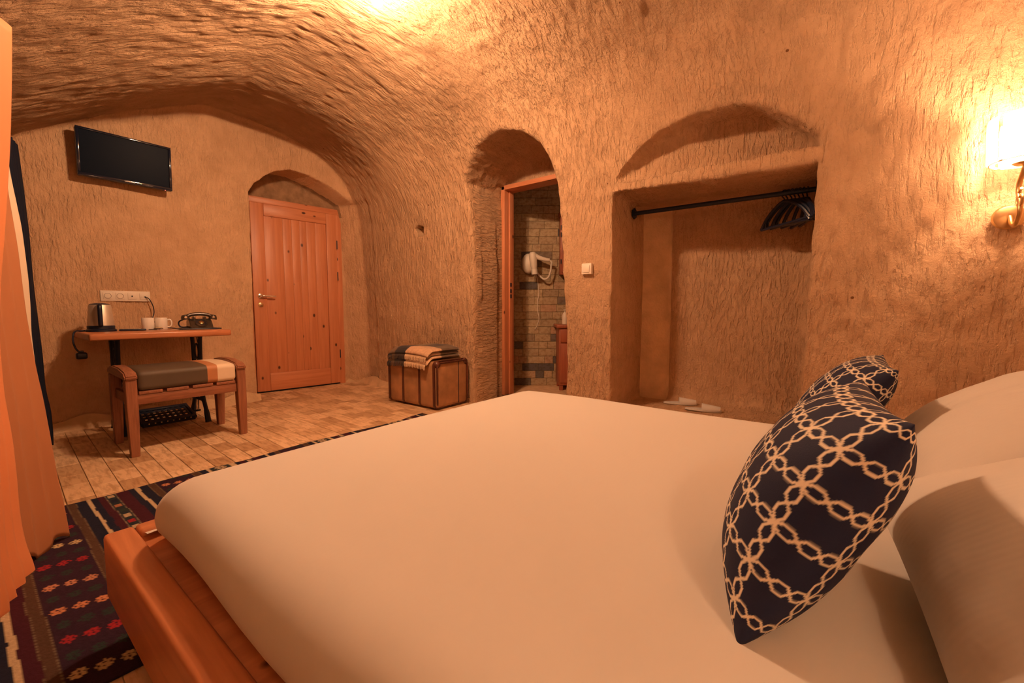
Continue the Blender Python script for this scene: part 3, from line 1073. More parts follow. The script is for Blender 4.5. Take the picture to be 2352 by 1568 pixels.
mt = from_bm('mattress', bm, M['sheet'], None, True)
tag(mt, 'thick mattress under a tight white fitted sheet on the pine frame', 'mattress')
# tucked sheet hem showing between mattress and foot rail
vs = []
for i in range(40):
    v = 0.262 + 1.58 * i / 39
    for j in range(5):
        vs.append((-1.405 - 0.012 * j - 0.004 * math.sin(i * 1.3), v, 0.3005 - 0.003 * j + 0.002 * math.sin(i * 0.9 + j)))
o = from_np('sheet_hem', vs, grid_faces(40, 5), M['sheet'], mt)

# ------------------------------------------------------------------ pillows
def pillow_mesh(name, a, b, t, n, mat, colorf=None, seed=0, pinch=0.07, sag=0.0, wr=0.006):
    s = np.sin(np.linspace(-1, 1, n) * math.pi / 2)
    S, T = np.meshgrid(s, s, indexing='ij')
    X = a * S * (1 - pinch * (1 - T ** 2))
    Y = b * T * (1 - pinch * (1 - S ** 2))
    hgt = t * (np.clip(1 - np.abs(S) ** 2.6, 0, 1) * np.clip(1 - np.abs(T) ** 2.6, 0, 1)) ** 0.55
    pts = np.stack([X.ravel() * 4, Y.ravel() * 4, 0 * X.ravel() + seed], 1)
    wrk = (vnoise(pts * 1.7, seed) * 0.6 + vnoise(pts * 4.5, seed + 3) * 0.4).reshape(X.shape) * wr * np.clip(hgt / t, 0, 1) ** 0.5
    ztop = hgt + wrk + sag * (S ** 2)
    zbot = -hgt * 0.8 + wrk + sag * (S ** 2)
    V1 = np.stack([X, Y, ztop], -1).reshape(-1, 3)
    V2 = np.stack([X, Y, zbot], -1).reshape(-1, 3)
    F = np.concatenate([grid_faces(n, n), grid_faces(n, n, n * n, True)])
    col = None
    if colorf is not None:
        # cloth coordinates follow the bulging surface
        ff = np.linspace(-1, 1, 801)
        prof = t * np.clip(1 - np.abs(ff) ** 2.6, 0, 1) ** 0.55
        arc = np.concatenate([[0], np.cumsum(np.hypot(np.diff(ff) * a, np.diff(prof)))])
        arc -= arc[400]
        c1 = colorf(np.interp(S.ravel(), ff, arc), np.interp(T.ravel(), ff, arc))
        col = np.concatenate([c1, c1])
    return from_np(name, np.concatenate([V1, V2]), F, mat, None, True, col)


def place(o, center, normal, up_hint, roll=0.0):
    """local z -> normal, local y towards up_hint"""
    z = Vector(normal).normalized()
    y = Vector(up_hint)
    y = (y - z * y.dot(z)).normalized()
    x = y.cross(z)
    R = Matrix((x, y, z)).transposed() @ Matrix.Rotation(roll, 3, 'Z')
    o.matrix_world = Matrix.Translation(center) @ R.to_4x4()


CELL = 0.062
def lattice(x, y):
    """cream interlaced star trellis on navy"""
    base = [(0, 0), (0.20, 0.125), (0.37, 0.125), (0.5, 0.0), (0.63, -0.125), (0.80, -0.125), (1, 0)]
    gx, gy = x / CELL + 0.31, y / CELL + 0.18
    fx, fy = gx - np.floor(gx), gy - np.floor(gy)
    d = np.full(x.shape, 9.0)
    for sw in (0, 1):
        for sg in (1, -1):
            for off in (0, 1):
                for (x0, y0), (x1, y1) in zip(base[:-1], base[1:]):
                    p0 = (x0, sg * y0 + off)
                    p1 = (x1, sg * y1 + off)
                    if sw:
                        p0, p1 = p0[::-1], p1[::-1]
                    ex, ey = p1[0] - p0[0], p1[1] - p0[1]
                    t = np.clip(((fx - p0[0]) * ex + (fy - p0[1]) * ey) / (ex * ex + ey * ey), 0, 1)
                    d = np.minimum(d, np.hypot(fx - p0[0] - t * ex, fy - p0[1] - t * ey))
    w = np.clip((0.029 - d) / 0.012 + 0.5, 0, 1)[:, None]
    return np.array((0.010, 0.014, 0.045)) * (1 - w) + np.array((0.76, 0.68, 0.54)) * w
M['trellis'] = attr_mat('trellis_cotton', 0.75, 0.25, 500, 0.001)
wp = [
    ((0.345, 0.69, 0.605), (-0.40, -0.10, 0.91), 0.26, 0.38, 0.10, 'white pillow right behind the nearer patterned cushion'),
    ((0.40, 1.48, 0.612), (-0.50, 0.03, 0.86), 0.25, 0.36, 0.11, 'white pillow behind the farther patterned cushion'),
]
for i, (c, n, a, b, t, lab) in enumerate(wp):
    o = pillow_mesh('pillow', b, a, t, 60, M['pillowcase'], None, 20 + i, 0.05, 0, 0.012)
    place(o, c, n, (1, 0, 0.6))
    tag(o, lab, 'pillow', 'white bed pillows')
cu = pillow_mesh('cushion', 0.172, 0.172, 0.088, 190, M['trellis'], lattice, 31, 0.06)
place(cu, (-0.005, 0.742, 0.618), (-0.90, -0.05, 0.43), (0.4, 0, 1), 0.03)
tag(cu, 'navy cushion with cream star trellis leaning in front of another one', 'cushion', 'navy trellis cushions')
cu2 = bpy.data.objects.new('cushion', cu.data)
link(cu2)
place(cu2, (0.055, 1.60, 0.606), (-0.80, -0.02, 0.60), (0.4, 0, 1), -0.03)
tag(cu2, 'navy cushion with cream star trellis set farther back towards the niche', 'cushion', 'navy trellis cushions')

# ------------------------------------------------------------------ striped kilim
RU0, RU1, RV0, RV1 = -2.71, -1.34, -0.22, 2.33
nu_, nv_ = 300, 560
gu = np.linspace(RU0, RU1, nu_)
gv_ = np.linspace(RV0, RV1, nv_)
A, B = np.meshgrid(gu, gv_, indexing='ij')
wav = 0.016 * np.sin(B * 9.0) * np.exp(-(A - RU0) / 0.25) + 0.008 * np.sin(B * 23)
zz = 0.006 + 0.010 * np.maximum(0, np.sin(B * 5.5 + 1.0)) * np.exp(-(A - RU0) / 0.12) + 0.003 * np.maximum(0, vnoise(np.stack([A.ravel() * 4, B.ravel() * 6, 0 * A.ravel()], 1), 8).reshape(A.shape))
navy, plum, olive, cream, red, brown, green = [np.array(c) for c in ((0.016, 0.019, 0.040), (0.060, 0.014, 0.026), (0.10, 0.078, 0.045), (0.60, 0.46, 0.29), (0.36, 0.025, 0.035), (0.09, 0.05, 0.034), (0.028, 0.045, 0.040))]
orange = np.array((0.62, 0.26, 0.13))
def stamp(du, dv, r):
    """stepped flower motif"""
    k = r / 3.5
    i, j = np.abs(np.round(du / k)), np.abs(np.round(dv / k))
    return ((i + j <= 3) & ~((i == 1) & (j == 0)) & ~((i == 0) & (j == 2))) | ((i == 2) & (j == 2))
def kilim(u, v):
    wob = v + 0.0025 * np.sin(u * 9) + 0.001 * np.sin(u * 27 + 1)
    C = np.empty((len(u), 3))
    C[:] = navy
    # v bounds of the bands, then what they hold
    bands = [(-0.30, 0.020, 'plain'), (0.020, 0.034, 'cream'), (0.034, 0.065, 'plum'), (0.065, 0.095, 'braid'), (0.095, 0.235, 'flower'), (0.235, 0.265, 'braid'), (0.265, 0.30, 'plain'), (0.30, 0.312, 'cream'), (0.312, 0.335, 'plain'), (0.335, 0.36, 'plum'), (0.36, 0.40, 'squares'), (0.40, 0.445, 'plum'), (0.445, 0.47, 'plain'), (0.47, 0.484, 'cream'), (0.484, 0.52, 'plain'), (0.52, 0.55, 'braid'), (0.55, 0.70, 'flower'), (0.70, 0.735, 'braid'), (0.735, 0.77, 'plain'), (0.77, 0.784, 'cream'), (0.784, 0.88, 'squares2'), (0.88, 0.894, 'cream')]
    per = 0.894 - 0.30
    w = np.where(wob > 0.894, (wob - 0.30) % per + 0.30, wob)
    for a, b, k in bands:
        m = (w >= a) & (w < b)
        if k == 'cream':
            C[m] = cream
        elif k == 'plum':
            C[m] = plum
        elif k == 'braid':
            C[m] = brown
            e = m & ((w - a < 0.004) | (b - w < 0.004)) & (np.sin(u * 420) > -0.2)
            C[e] = cream * 0.28
        elif k == 'flower':
            C[m] = plum * 0.45 + navy * 0.55
            gold = np.array((0.62, 0.47, 0.25))
            for row in range(16):
                uc = -1.415 - row * 0.086
                col = (gold, red, orange, orange * 0.8 + 0.05, red, gold, red, orange)[row // 2] if row % 2 == 0 else green
                for k3 in range(3):
                    vc = a + (b - a) * (0.18 + 0.32 * k3)
                    s = m & stamp((u - uc - 0.012 * (k3 - 1)) * 0.8, w - vc, 0.0175)
                    C[s] = col
        elif k in ('squares', 'squares2'):
            C[m] = navy * 0.6 + green * 0.5
            for row in range(18):
                uc = -2.68 + row * 0.075
                cc = (cream * 0.85, navy, orange * 0.7, green, cream * 0.8, red)[row % 6]
                if k == 'squares':
                    s = m & (np.abs(u - uc) < 0.019) & (np.abs(w - (a + b) / 2) < 0.011)
                else:
                    s = m & stamp(u - uc, w - (a + b) / 2, 0.03) & (row % 2 == 0)
                C[s] = cc
            e = m & ((w - a < 0.004) | (b - w < 0.004)) & (np.sin(u * 420) > 0)
            C[e] = cream * 0.55
    C *= (0.62 + 0.22 * rng.random(len(u)))[:, None]
    return C
kc = kilim(A.ravel(), B.ravel())
P = np.stack([A - wav * 0 + 0.012 * np.sin(B * 7) , B, zz], -1).reshape(-1, 3)
rug = from_np('kilim_rug', P, grid_faces(nu_, nv_), attr_mat('kilim_wool', 0.95, 0.6, 350, 0.002, 0.1), None, True, kc)
md = rug.modifiers.new('thickness', 'SOLIDIFY')
md.thickness = 0.005
md.offset = -1
tag(rug, 'dark striped kilim rug with small woven flower motifs on the floor', 'rug')

# ------------------------------------------------------------------ curtains at the window side
def curtain(name, label, edge, u_far, u_near, mat, falloff, folds, freq=31, group=None, parent=None, thick=0.004):
    """edge: photo pixels down the free vertical edge, which hangs at u = u_far"""
    pts = [at(x, y, 0, u_far) for x, y in edge]
    pts.sort(key=lambda p: -p.z)
    zs_ = np.array([p.z for p in pts])[::-1]
    vs_ = np.array([p.y for p in pts])[::-1]
    nz, ns = 70, 60
    z = np.linspace(zs_[0], zs_[-1], nz)
    ve = np.interp(z, zs_, vs_)
    k = np.array([1, 2, 3, 2, 1]) / 9.0
    ve = np.convolve(np.pad(ve, 2, mode='edge'), k, 'valid')
    s = np.linspace(0, 1, ns)
    uu = u_far + (u_near - u_far) * s
    S, Zg = np.meshgrid(s, z, indexing='ij')
    base = ve[None, :] * (np.abs(uu) / abs(u_far))[:, None] ** falloff
    fold = folds * (0.4 + 0.6 * (1 - (Zg - z[0]) / (z[-1] - z[0]))) * np.sin(S * freq + 0.7 * np.sin(Zg * 2)) * np.minimum(1, S * 6)
    Vg = base - np.abs(fold) - 0.02 * S
    hem = 0.02 * np.sin(S * 9) * (1 - (Zg - z[0]) / (z[-1] - z[0])) ** 4
    P = np.stack([np.repeat(uu[:, None], nz, 1), Vg, Zg + hem + 0.02 * (1 - (Zg - z[0]) / (z[-1] - z[0])) ** 6 * S], -1).reshape(-1, 3)
    o = from_np(name, P, grid_faces(ns, nz), mat, parent)
    md = o.modifiers.new('thickness', 'SOLIDIFY')
    md.thickness = thick
    md.offset = -1
    if label:
        tag(o, label, 'curtain', group)
    return o
M['satin'] = plain('orange_satin', (0.78, 0.30, 0.13), rough=0.55, spec=0.4, bump=0.15, bscale=500)
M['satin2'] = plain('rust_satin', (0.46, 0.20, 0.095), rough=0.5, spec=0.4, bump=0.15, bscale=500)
M['lining'] = plain('cream_lining', (0.72, 0.60, 0.45), rough=0.8)
M['blackcloth'] = plain('black_cloth', (0.008, 0.014, 0.034), rough=0.9, spec=0.2)
curtain('curtain', 'orange satin curtain hanging in front of the rust one', [(24, 62), (23, 200), (20, 330), (10, 500), (-2, 650), (-6, 760), (5, 900), (26, 1010), (36, 1100), (42, 1180), (55, 1250), (82, 1310), (80, 1340)], -2.12, -1.82, M['satin'], 6.0, 0.02, 12)
c2 = curtain('curtain', 'rust satin curtain with a cream lining edge beside the black one', [(8, 380), (16, 443), (38, 568), (49, 657), (58, 724), (67, 773), (80, 845), (96, 912), (112, 996), (128, 1085), (146, 1165), (159, 1232)], -2.32, -2.135, M['satin2'], 9.0, 0.010, 9)
curtain('lining', None, [(10, 330), (20, 398), (47, 523), (62, 639), (67, 702), (69, 769), (80, 850), (96, 930), (110, 1005), (124, 1085), (142, 1180)], -2.62, -2.42, M['lining'], 2.2, 0.0, parent=c2)
curtain('curtain', 'black curtain edge hanging nearest to the desk wall', [(39, 333), (53, 434), (65, 532), (74, 639), (85, 729), (96, 813), (103, 894), (116, 943), (121, 996), (121, 1022)], -3.98, -3.3, M['blackcloth'], 2.4, 0.02)
rd = thing('curtain_rod', 'thin black curtain rod under the sloping vault', 'curtain rod', (0, 0.02, 1.795))
tube('rod', [(-4.05, 0, 0), (-1.2, 0, 0)], 0.011, M['iron'], rd, 10)
for x in (-4.06, -1.19):
    lathe('finial', [(0, -0.02), (0.018, -0.012), (0.022, 0), (0.018, 0.012), (0, 0.02)], M['iron'], rd, 14, (x, 0, 0))

# ------------------------------------------------------------------ treadle-base desk
DZ = 0.74
dk = thing('desk', 'narrow wooden desk on a black cast-iron sewing machine base', 'desk', (-4.10, 0.89, 0))
box('desk_top', (-0.32, -0.405, DZ - 0.047), (0.33, 0.40, DZ), M['desk_wood'], dk, 0.012, 3)
def iron_leg(y):
    lg = bpy.data.objects.new('leg', None)
    bm = bmesh.new()
    for sx in (-1, 1):
        pts = smoothpath([(sx * 0.10, y, DZ - 0.048), (sx * 0.085, y, 0.60), (sx * 0.075, y, 0.42), (sx * 0.075, y, 0.27), (sx * 0.10, y, 0.18), (sx * 0.155, y, 0.08), (sx * 0.185, y, 0.0)], 5)
        bm_tube(bm, pts, [0.015] * (len(pts) - 6) + [0.018, 0.02, 0.02, 0.02, 0.02, 0.022], 8)
    bm_tube(bm, smoothpath([(-0.11, y, 0.155), (-0.06, y, 0.20), (0, y, 0.215), (0.06, y, 0.20), (0.11, y, 0.155)], 5), 0.016, 8)
    bm_tube(bm, smoothpath([(-0.10, y, 0.17), (0, y, 0.165), (0.10, y, 0.17)], 5), 0.014, 8)
    bm_tube(bm, [(-0.085, y, 0.46), (0.085, y, 0.46)], 0.011, 8)
    bm_tube(bm, [(-0.115, y, DZ - 0.056), (0.115, y, DZ - 0.056)], 0.012, 8)
    for k in range(10):
        a = math.pi * 2 * k / 10
    bm_tube(bm, [(0.045 * math.cos(2 * math.pi * k / 16), y, 0.56 + 0.06 * math.sin(2 * math.pi * k / 16)) for k in range(16)], 0.007, 6, True)
    bmesh.ops.recalc_face_normals(bm, faces=bm.faces)
    return from_bm('leg', bm, M['iron'], dk, True)
iron_leg(-0.235)
iron_leg(0.255)
bm = bmesh.new()
for s in (-1, 1):
    bm_tube(bm, smoothpath([(-0.05, -0.235, 0.30 + 0.14 * s), (-0.05, 0.01, 0.30), (-0.05, 0.255, 0.30 - 0.14 * s)], 4), 0.009, 8)
from_bm('cross_brace', bm, M['iron'], dk, True)
# tilting treadle plate with a pierced edge
tdl = bpy.data.objects.new('treadle', None)
bm = bmesh.new()
R = Matrix.Rotation(math.radians(14), 3, 'Y')
o3 = (0.03, 0.02, 0.085)
def tb(lo, hi):
    vs = bm_box(bm, lo, hi, 0.003, 1)
    bmesh.ops.rotate(bm, cent=(0, 0, 0), matrix=R, verts=vs)
    bmesh.ops.translate(bm, vec=o3, verts=vs)
tb((-0.13, -0.16, -0.010), (-0.10, 0.16, 0.012))
tb((0.10, -0.16, -0.022), (0.135, 0.16, 0.014))
tb((-0.13, -0.17, -0.012), (0.13, -0.15, 0.012))
tb((-0.13, 0.15, -0.012), (0.13, 0.17, 0.012))
for k in range(9):
    y = -0.14 + 0.035 * k
    tb((-0.10, y - 0.009, -0.006), (0.10, y + 0.009, 0.006))
for k in range(4):
    x = -0.075 + 0.05 * k
    tb((x - 0.008, -0.15, -0.005), (x + 0.008, 0.15, 0.005))
tr_ = from_bm('treadle', bm, M['iron'], dk, True)
tube('treadle_axle', [(0.03, -0.23, 0.075), (0.03, 0.25, 0.075)], 0.008, M['iron'], dk, 8)
tube('pitman_rod', [(-0.05, -0.135, 0.10), (-0.075, -0.15, 0.36)], 0.006, M['iron'], dk, 8)
for k in range(8):
    y = -0.125 + 0.036 * k
    p = R @ Vector((0.138, y, 0.004))
    lathe('rivet', [(0, 0), (0.005, 0.0), (0.004, 0.004), (0, 0.005)], M['brass'], tr_, 10, (p.x + o3[0], p.y + o3[1], p.z + o3[2]), Matrix.Rotation(math.pi / 2, 3, 'Y'))

# ------------------------------------------------------------------ bench with striped cushion
bn = thing('bench', 'small oak bench with a padded olive, tan and cream striped seat', 'bench', (-3.545, 0.885, 0))
HX, HY = 0.235, 0.325
def bleg(sx, sy):
    bm = bmesh.new()
    w0, w1 = 0.030, 0.023
    vs = []
    for z, w in ((0, w1), (0.25, w0), (0.475, w0)):
        tap = 0.012 * (1 - z / 0.475)
        for dx, dy in ((-1, -1), (1, -1), (1, 1), (-1, 1)):
            vs.append(bm.verts.new((sx * (HX - 0.032 + tap) + dx * w, sy * (HY - 0.03) + dy * w * 0.9, z)))
    for i in range(2):
        for k in range(4):
            bm.faces.new((vs[i * 4 + k], vs[i * 4 + (k + 1) % 4], vs[i * 4 + 4 + (k + 1) % 4], vs[i * 4 + 4 + k]))
    bm.faces.new(vs[3::-1])
    bm.faces.new(vs[8:12])
    bmesh.ops.bevel(bm, geom=list(bm.edges), offset=0.003, segments=1, affect='EDGES')
    from_bm('leg', bm, M['bench_wood'], bn, False)
for sx in (-1, 1):
    for sy in (-1, 1):
        bleg(sx, sy)
for sy in (-1, 1):
    # arm: curved plank on top of the legs
    out = [(-HX - 0.005, 0.478), (HX + 0.004, 0.470), (HX + 0.012, 0.492), (HX - 0.03, 0.520), (0.06, 0.538), (-0.10, 0.538), (-HX + 0.02, 0.522), (-HX - 0.012, 0.500)]
    y = sy * (HY - 0.03)
    prism('armrest', out, 1, y - 0.030, y + 0.030, M['bench_wood_x'], bn, 0.007)
for sx in (-1, 1):
    box('seat_rail', (sx * (HX - 0.03) - 0.013, -HY + 0.058, 0.315), (sx * (HX - 0.03) + 0.013, HY - 0.058, 0.375), M['bench_wood_y'], bn, 0.003)
for sy in (-1, 1):
    box('end_rail', (-HX + 0.06, sy * (HY - 0.035) - 0.012, 0.315), (HX - 0.06, sy * (HY - 0.035) + 0.012, 0.375), M['bench_wood_x'], bn, 0.003)
for k in range(4):
    yc = -0.2025 + 0.135 * k
    box('slat', (-HX + 0.02, yc - 0.057, 0.376), (HX - 0.012, yc + 0.057, 0.396), M['bench_wood_x'], bn, 0.003)
bm, P = rounded_block((-HX + 0.012, -HY + 0.058, 0.397), (HX - 0.005, HY - 0.058, 0.515), (0.028, 0.028, 0.028), 0, 0, 0)
P[:, 2] += np.clip((P[:, 2] - 0.42) / 0.09, 0, 1) * 0.014 * np.cos(np.clip(P[:, 0] / HX, -1, 1) * 1.4)
for v, p in zip(bm.verts, P):
    v.co = p
cz = from_bm('cushion', bm, None, bn, True)
def stripe_mat():
    m, nt, b = new_mat('bench_upholstery')
    tc = N(nt, 'ShaderNodeTexCoord')
    sp = N(nt, 'ShaderNodeSeparateXYZ')
    L(nt, tc, 'Object', sp, 0)
    mr = N(nt, 'ShaderNodeMapRange')
    mr.inputs['From Min'].default_value = -HY + 0.058
    mr.inputs['From Max'].default_value = HY - 0.058
    L(nt, sp, 'Y', mr, 'Value')
    r = ramp(nt, [(0.0, (0.085, 0.062, 0.040)), (0.675, (0.47, 0.20, 0.085)), (0.785, (0.74, 0.60, 0.44))], 'CONSTANT')
    L(nt, mr, 0, r, 'Fac')
    L(nt, r, 'Color', b, 'Base Color')
    b.inputs['Roughness'].default_value = 0.6
    return m
cz.data.materials.append(stripe_mat())

# ------------------------------------------------------------------ trunk-like suitcase and folded blanket
sc_ = thing('suitcase', 'old tan suitcase with dark wooden ribs standing against the cave wall', 'suitcase', (-3.045, 2.69, 0))
SX, SY, SH = 0.335, 0.205, 0.435
M['leather'] = plain('tan_canvas', (0.36, 0.19, 0.09), rough=0.5, vary=0.25, scale=9, bump=0.3, bscale=300)
M['rib'] = wood('dark_rib', (0.05, 0.016, 0.012), (0.13, 0.04, 0.022), axis=2, rough=0.25)
box('shell', (-SX, -SY, 0.014), (SX, SY, SH), M['leather'], sc_, 0.035, 4)
def rib_loop(x, wdt=0.012, proud=0.006):
    y, z0_, z1_, r = SY + proud, 0.010, SH + proud, 0.04
    pts = []
    for cy_, cz_, a0 in ((y - r, z1_ - r, 0), (-y + r, z1_ - r, 90), (-y + r, z0_ + r, 180), (y - r, z0_ + r, 270)):
        for k in range(5):
            a = math.radians(a0 + 22.5 * k)
            pts.append((cy_ + r * math.cos(a), cz_ + r * math.sin(a)))
    bm = bmesh.new()
    rings = []
    n = len(pts)
    for i, (yy, zz_) in enumerate(pts):
        nx = Vector((pts[(i + 1) % n][1] - pts[i - 1][1], -(pts[(i + 1) % n][0] - pts[i - 1][0]), 0)).normalized()
        iy, iz = yy - nx.x * 0.012, zz_ - nx.y * 0.012
        rings.append([bm.verts.new(c) for c in ((x - wdt, yy, zz_), (x + wdt, yy, zz_), (x + wdt, iy, iz), (x - wdt, iy, iz))])
    for i in range(n):
        a, b = rings[i], rings[(i + 1) % n]
        for k in range(4):
            bm.faces.new((a[k], a[(k + 1) % 4], b[(k + 1) % 4], b[k]))
    bmesh.ops.recalc_face_normals(bm, faces=bm.faces)
    from_bm('rib', bm, M['rib'], sc_, False)
for x in (-SX + 0.012, -0.115, 0.115, SX - 0.026):
    rib_loop(x)
# rim of the end face and the lid seam
for pts in ([(SX + 0.004, -SY + 0.012, 0.05), (SX + 0.004, -SY + 0.012, SH - 0.04), (SX + 0.004, -SY + 0.04, SH - 0.012), (SX + 0.004, SY - 0.04, SH - 0.012), (SX + 0.004, SY - 0.012, SH - 0.04), (SX + 0.004, SY - 0.012, 0.05)],):
    tube('end_rim', pts, 0.008, M['rib'], sc_, 8)
box('lid_seam', (SX - 0.002, SY * 0.36, 0.03), (SX + 0.003, SY * 0.36 + 0.006, SH - 0.01), M['iron'], sc_, 0)
for y in (-SY + 0.03, SY - 0.03):
    for x in (-SX + 0.03, SX - 0.02):
        bm = bmesh.new()
        bmesh.ops.create_uvsphere(bm, u_segments=14, v_segments=10, radius=0.034)
        bmesh.ops.translate(bm, vec=(x, y, SH - 0.026), verts=bm.verts)
        from_bm('corner_cap', bm, M['rib'], sc_, True)
for x in (-0.26, 0.26):
    for y in (-0.13, 0.13):
        box('foot', (x - 0.02, y - 0.02, 0), (x + 0.02, y + 0.02, 0.016), M['iron'], sc_, 0.003)

bk = thing('blanket', 'folded checked wool blanket with fringe lying on the suitcase', 'blanket', (-3.07, 2.685, SH + 0.0065))
def plaid(u, v):
    cols = [np.array(c) for c in ((0.16, 0.095, 0.05), (0.016, 0.015, 0.022), (0.19, 0.125, 0.06), (0.56, 0.36, 0.22), (0.11, 0.075, 0.045))]
    C = np.empty((len(u), 3))
    C[:] = cols[2]
    a = (v < -0.05)
    for lo, hi, f, g in ((-9, -0.17, 0, 2), (-0.17, -0.01, 1, 2), (-0.01, 0.145, 3, 1), (0.145, 9, 3, 4)):
        m = (u >= lo) & (u < hi)
        C[m & a] = cols[f]
        C[m & ~a] = cols[g]
    return C * (0.85 + 0.3 * rng.random(len(u)))[:, None]
def layer(x0, x1, y0, y1, z0, drop, th, seed):
    nx, ny = 44, 36
    X, Y = np.meshgrid(np.linspace(x0, x1, nx), np.linspace(y0, y1, ny), indexing='ij')
    e = np.minimum(1, (x1 - X) / 0.03)
    rnd = np.sqrt(np.clip(1 - (1 - np.clip(e, 0, 1)) ** 2, 0, 1))
    e2 = np.sqrt(np.clip(1 - (1 - np.clip((X - x0) / 0.03, 0, 1)) ** 2, 0, 1))
    over = np.clip((-0.150 - Y) / 0.085, 0, 1)
    zc = z0 + 0.008 * vnoise(np.stack([X.ravel() * 7, Y.ravel() * 6, 0 * X.ravel()], 1), seed).reshape(X.shape) - drop * over ** 1.6
    zc += 0.014 * np.sin((X - x0) / (x1 - x0) * math.pi)
    top = zc + th * np.minimum(rnd, e2)
    bot = zc - th * np.minimum(rnd, e2)
    V1 = np.stack([X, Y, top], -1).reshape(-1, 3)
    V2 = np.stack([X, Y, bot], -1).reshape(-1, 3)
    F = np.concatenate([grid_faces(nx, ny), grid_faces(nx, ny, nx * ny, True)])
    # close front and back edges
    i = np.arange(nx - 1)
    for j in (0, ny - 1):
        q = np.stack([i * ny + j, (i + 1) * ny + j, (i + 1) * ny + j + nx * ny, i * ny + j + nx * ny], 1)
        F = np.concatenate([F, q if j else q[:, ::-1]])
    c = plaid(X.ravel(), Y.ravel())
    return np.concatenate([V1, V2]), F, np.concatenate([c, c])
M['wool'] = attr_mat('plaid_wool', 0.95, 0.6, 250, 0.003, 0.1, 0.3)
for k, (x0, x1, y0, z, dr) in enumerate(((-0.27, 0.285, -0.235, 0.024, 0.055), (-0.275, 0.275, -0.215, 0.056, 0.045), (-0.265, 0.285, -0.228, 0.088, 0.05))):
    V_, F_, C_ = layer(x0, x1, y0, 0.175, z, dr, 0.013, 40 + k)
    from_np('fold', V_, F_, M['wool'], bk, True, C_)
bm = bmesh.new()
fcol = []
rf = random.Random(5)
for k in range(90):
    x = -0.262 + 0.535 * k / 89
    z0_ = 0.045 + 0.014 * math.sin((x + 0.265) / 0.55 * math.pi)
    for lv in (0, 1):
        zz0 = z0_ - 0.012 if lv else z0_ - 0.078
        yy = -0.236 if lv else -0.243
        dx = rf.uniform(-0.006, 0.006)
        bm_tube(bm, [(x, yy, zz0), (x + dx * 0.5, yy - 0.008, zz0 - 0.018), (x + dx, yy - 0.006, zz0 - rf.uniform(0.036, 0.05))], 0.0026, 4)
fr_ = from_bm('fringe', bm, None, bk, False)
fm, nt, b = new_mat('fringe_wool')
tc = N(nt, 'ShaderNodeTexCoord')
sp = N(nt, 'ShaderNodeSeparateXYZ')
L(nt, tc, 'Object', sp, 0)
mr = N(nt, 'ShaderNodeMapRange')
mr.inputs['From Min'].default_value = -0.28
mr.inputs['From Max'].default_value = 0.28
L(nt, sp, 'X', mr, 'Value')
r = ramp(nt, [(0.0, (0.03, 0.022, 0.02)), (0.14, (0.10, 0.06, 0.035)), (0.22, (0.05, 0.035, 0.03)), (0.48, (0.60, 0.42, 0.26))], 'CONSTANT')
L(nt, mr, 0, r, 'Fac')
L(nt, r, 'Color', b, 'Base Color')
b.inputs['Roughness'].default_value = 0.95
fr_.data.materials.append(fm)
tag(fr_, 'twisted wool fringe', kind='stuff')

# ------------------------------------------------------------------ television
tv = thing('television', 'small black flat television mounted high on the cave wall', 'television', (-4.355, 0.84, 2.045))
# local: +x towards the room, y along the wall
TW, TH = 0.272, 0.172
box('housing', (-0.045, -TW, -TH), (0.0, TW, TH), M['black'], tv, 0.008, 3)
bz = [((-TW, -TH), (TW, -TH + 0.026)), ((-TW, TH - 0.016), (TW, TH)), ((-TW, -TH + 0.026), (-TW + 0.018, TH - 0.016)), ((TW - 0.018, -TH + 0.026), (TW, TH - 0.016))]
for (a, c) in bz:
    box('bezel', (0.0, a[0], a[1]), (0.012, c[0], c[1]), M['gloss'], tv, 0.004, 2)
box('screen', (0.0, -TW + 0.018, -TH + 0.026), (0.005, TW - 0.018, TH - 0.016), M['screen'], tv, 0)
box('wall_bracket', (-0.10, -0.08, -0.08), (-0.045, 0.08, 0.08), M['iron'], tv, 0.004)
cu_ = bpy.data.curves.new('brand_lettering', 'FONT')
cu_.body = 'SAMSUNG'
cu_.size = 0.0125
cu_.extrude = 0.0004
cu_.align_x = 'CENTER'
cu_.space_character = 1.1
to = bpy.data.objects.new('brand_lettering', cu_)
COL.objects.link(to)
bpy.context.view_layer.update()
tme = bpy.data.meshes.new_from_object(to.evaluated_get(bpy.context.evaluated_depsgraph_get()))
bpy.data.objects.remove(to)
tme.materials.clear()
tme.materials.append(M['letter'])
tl = link(bpy.data.objects.new('brand_lettering', tme), tv)
tl.location = (0.0125, 0.01, -TH + 0.009)
tl.rotation_euler = (math.pi / 2, 0, math.pi / 2)
lathe('power_light', [(0, 0), (0.0028, 0), (0.002, 0.0015), (0, 0.002)], M['led'], tv, 10, (0.0125, 0.075, -TH + 0.014), Matrix.Rotation(math.pi / 2, 3, 'Y'))
box('standby_light', (0.006, TW - 0.05, -TH - 0.004), (0.011, TW - 0.044, -TH), emission('red_led', (1.0, 0.05, 0.08), 0.6), tv, 0.0005)
tv.rotation_euler = (0, math.radians(3), math.radians(-1))

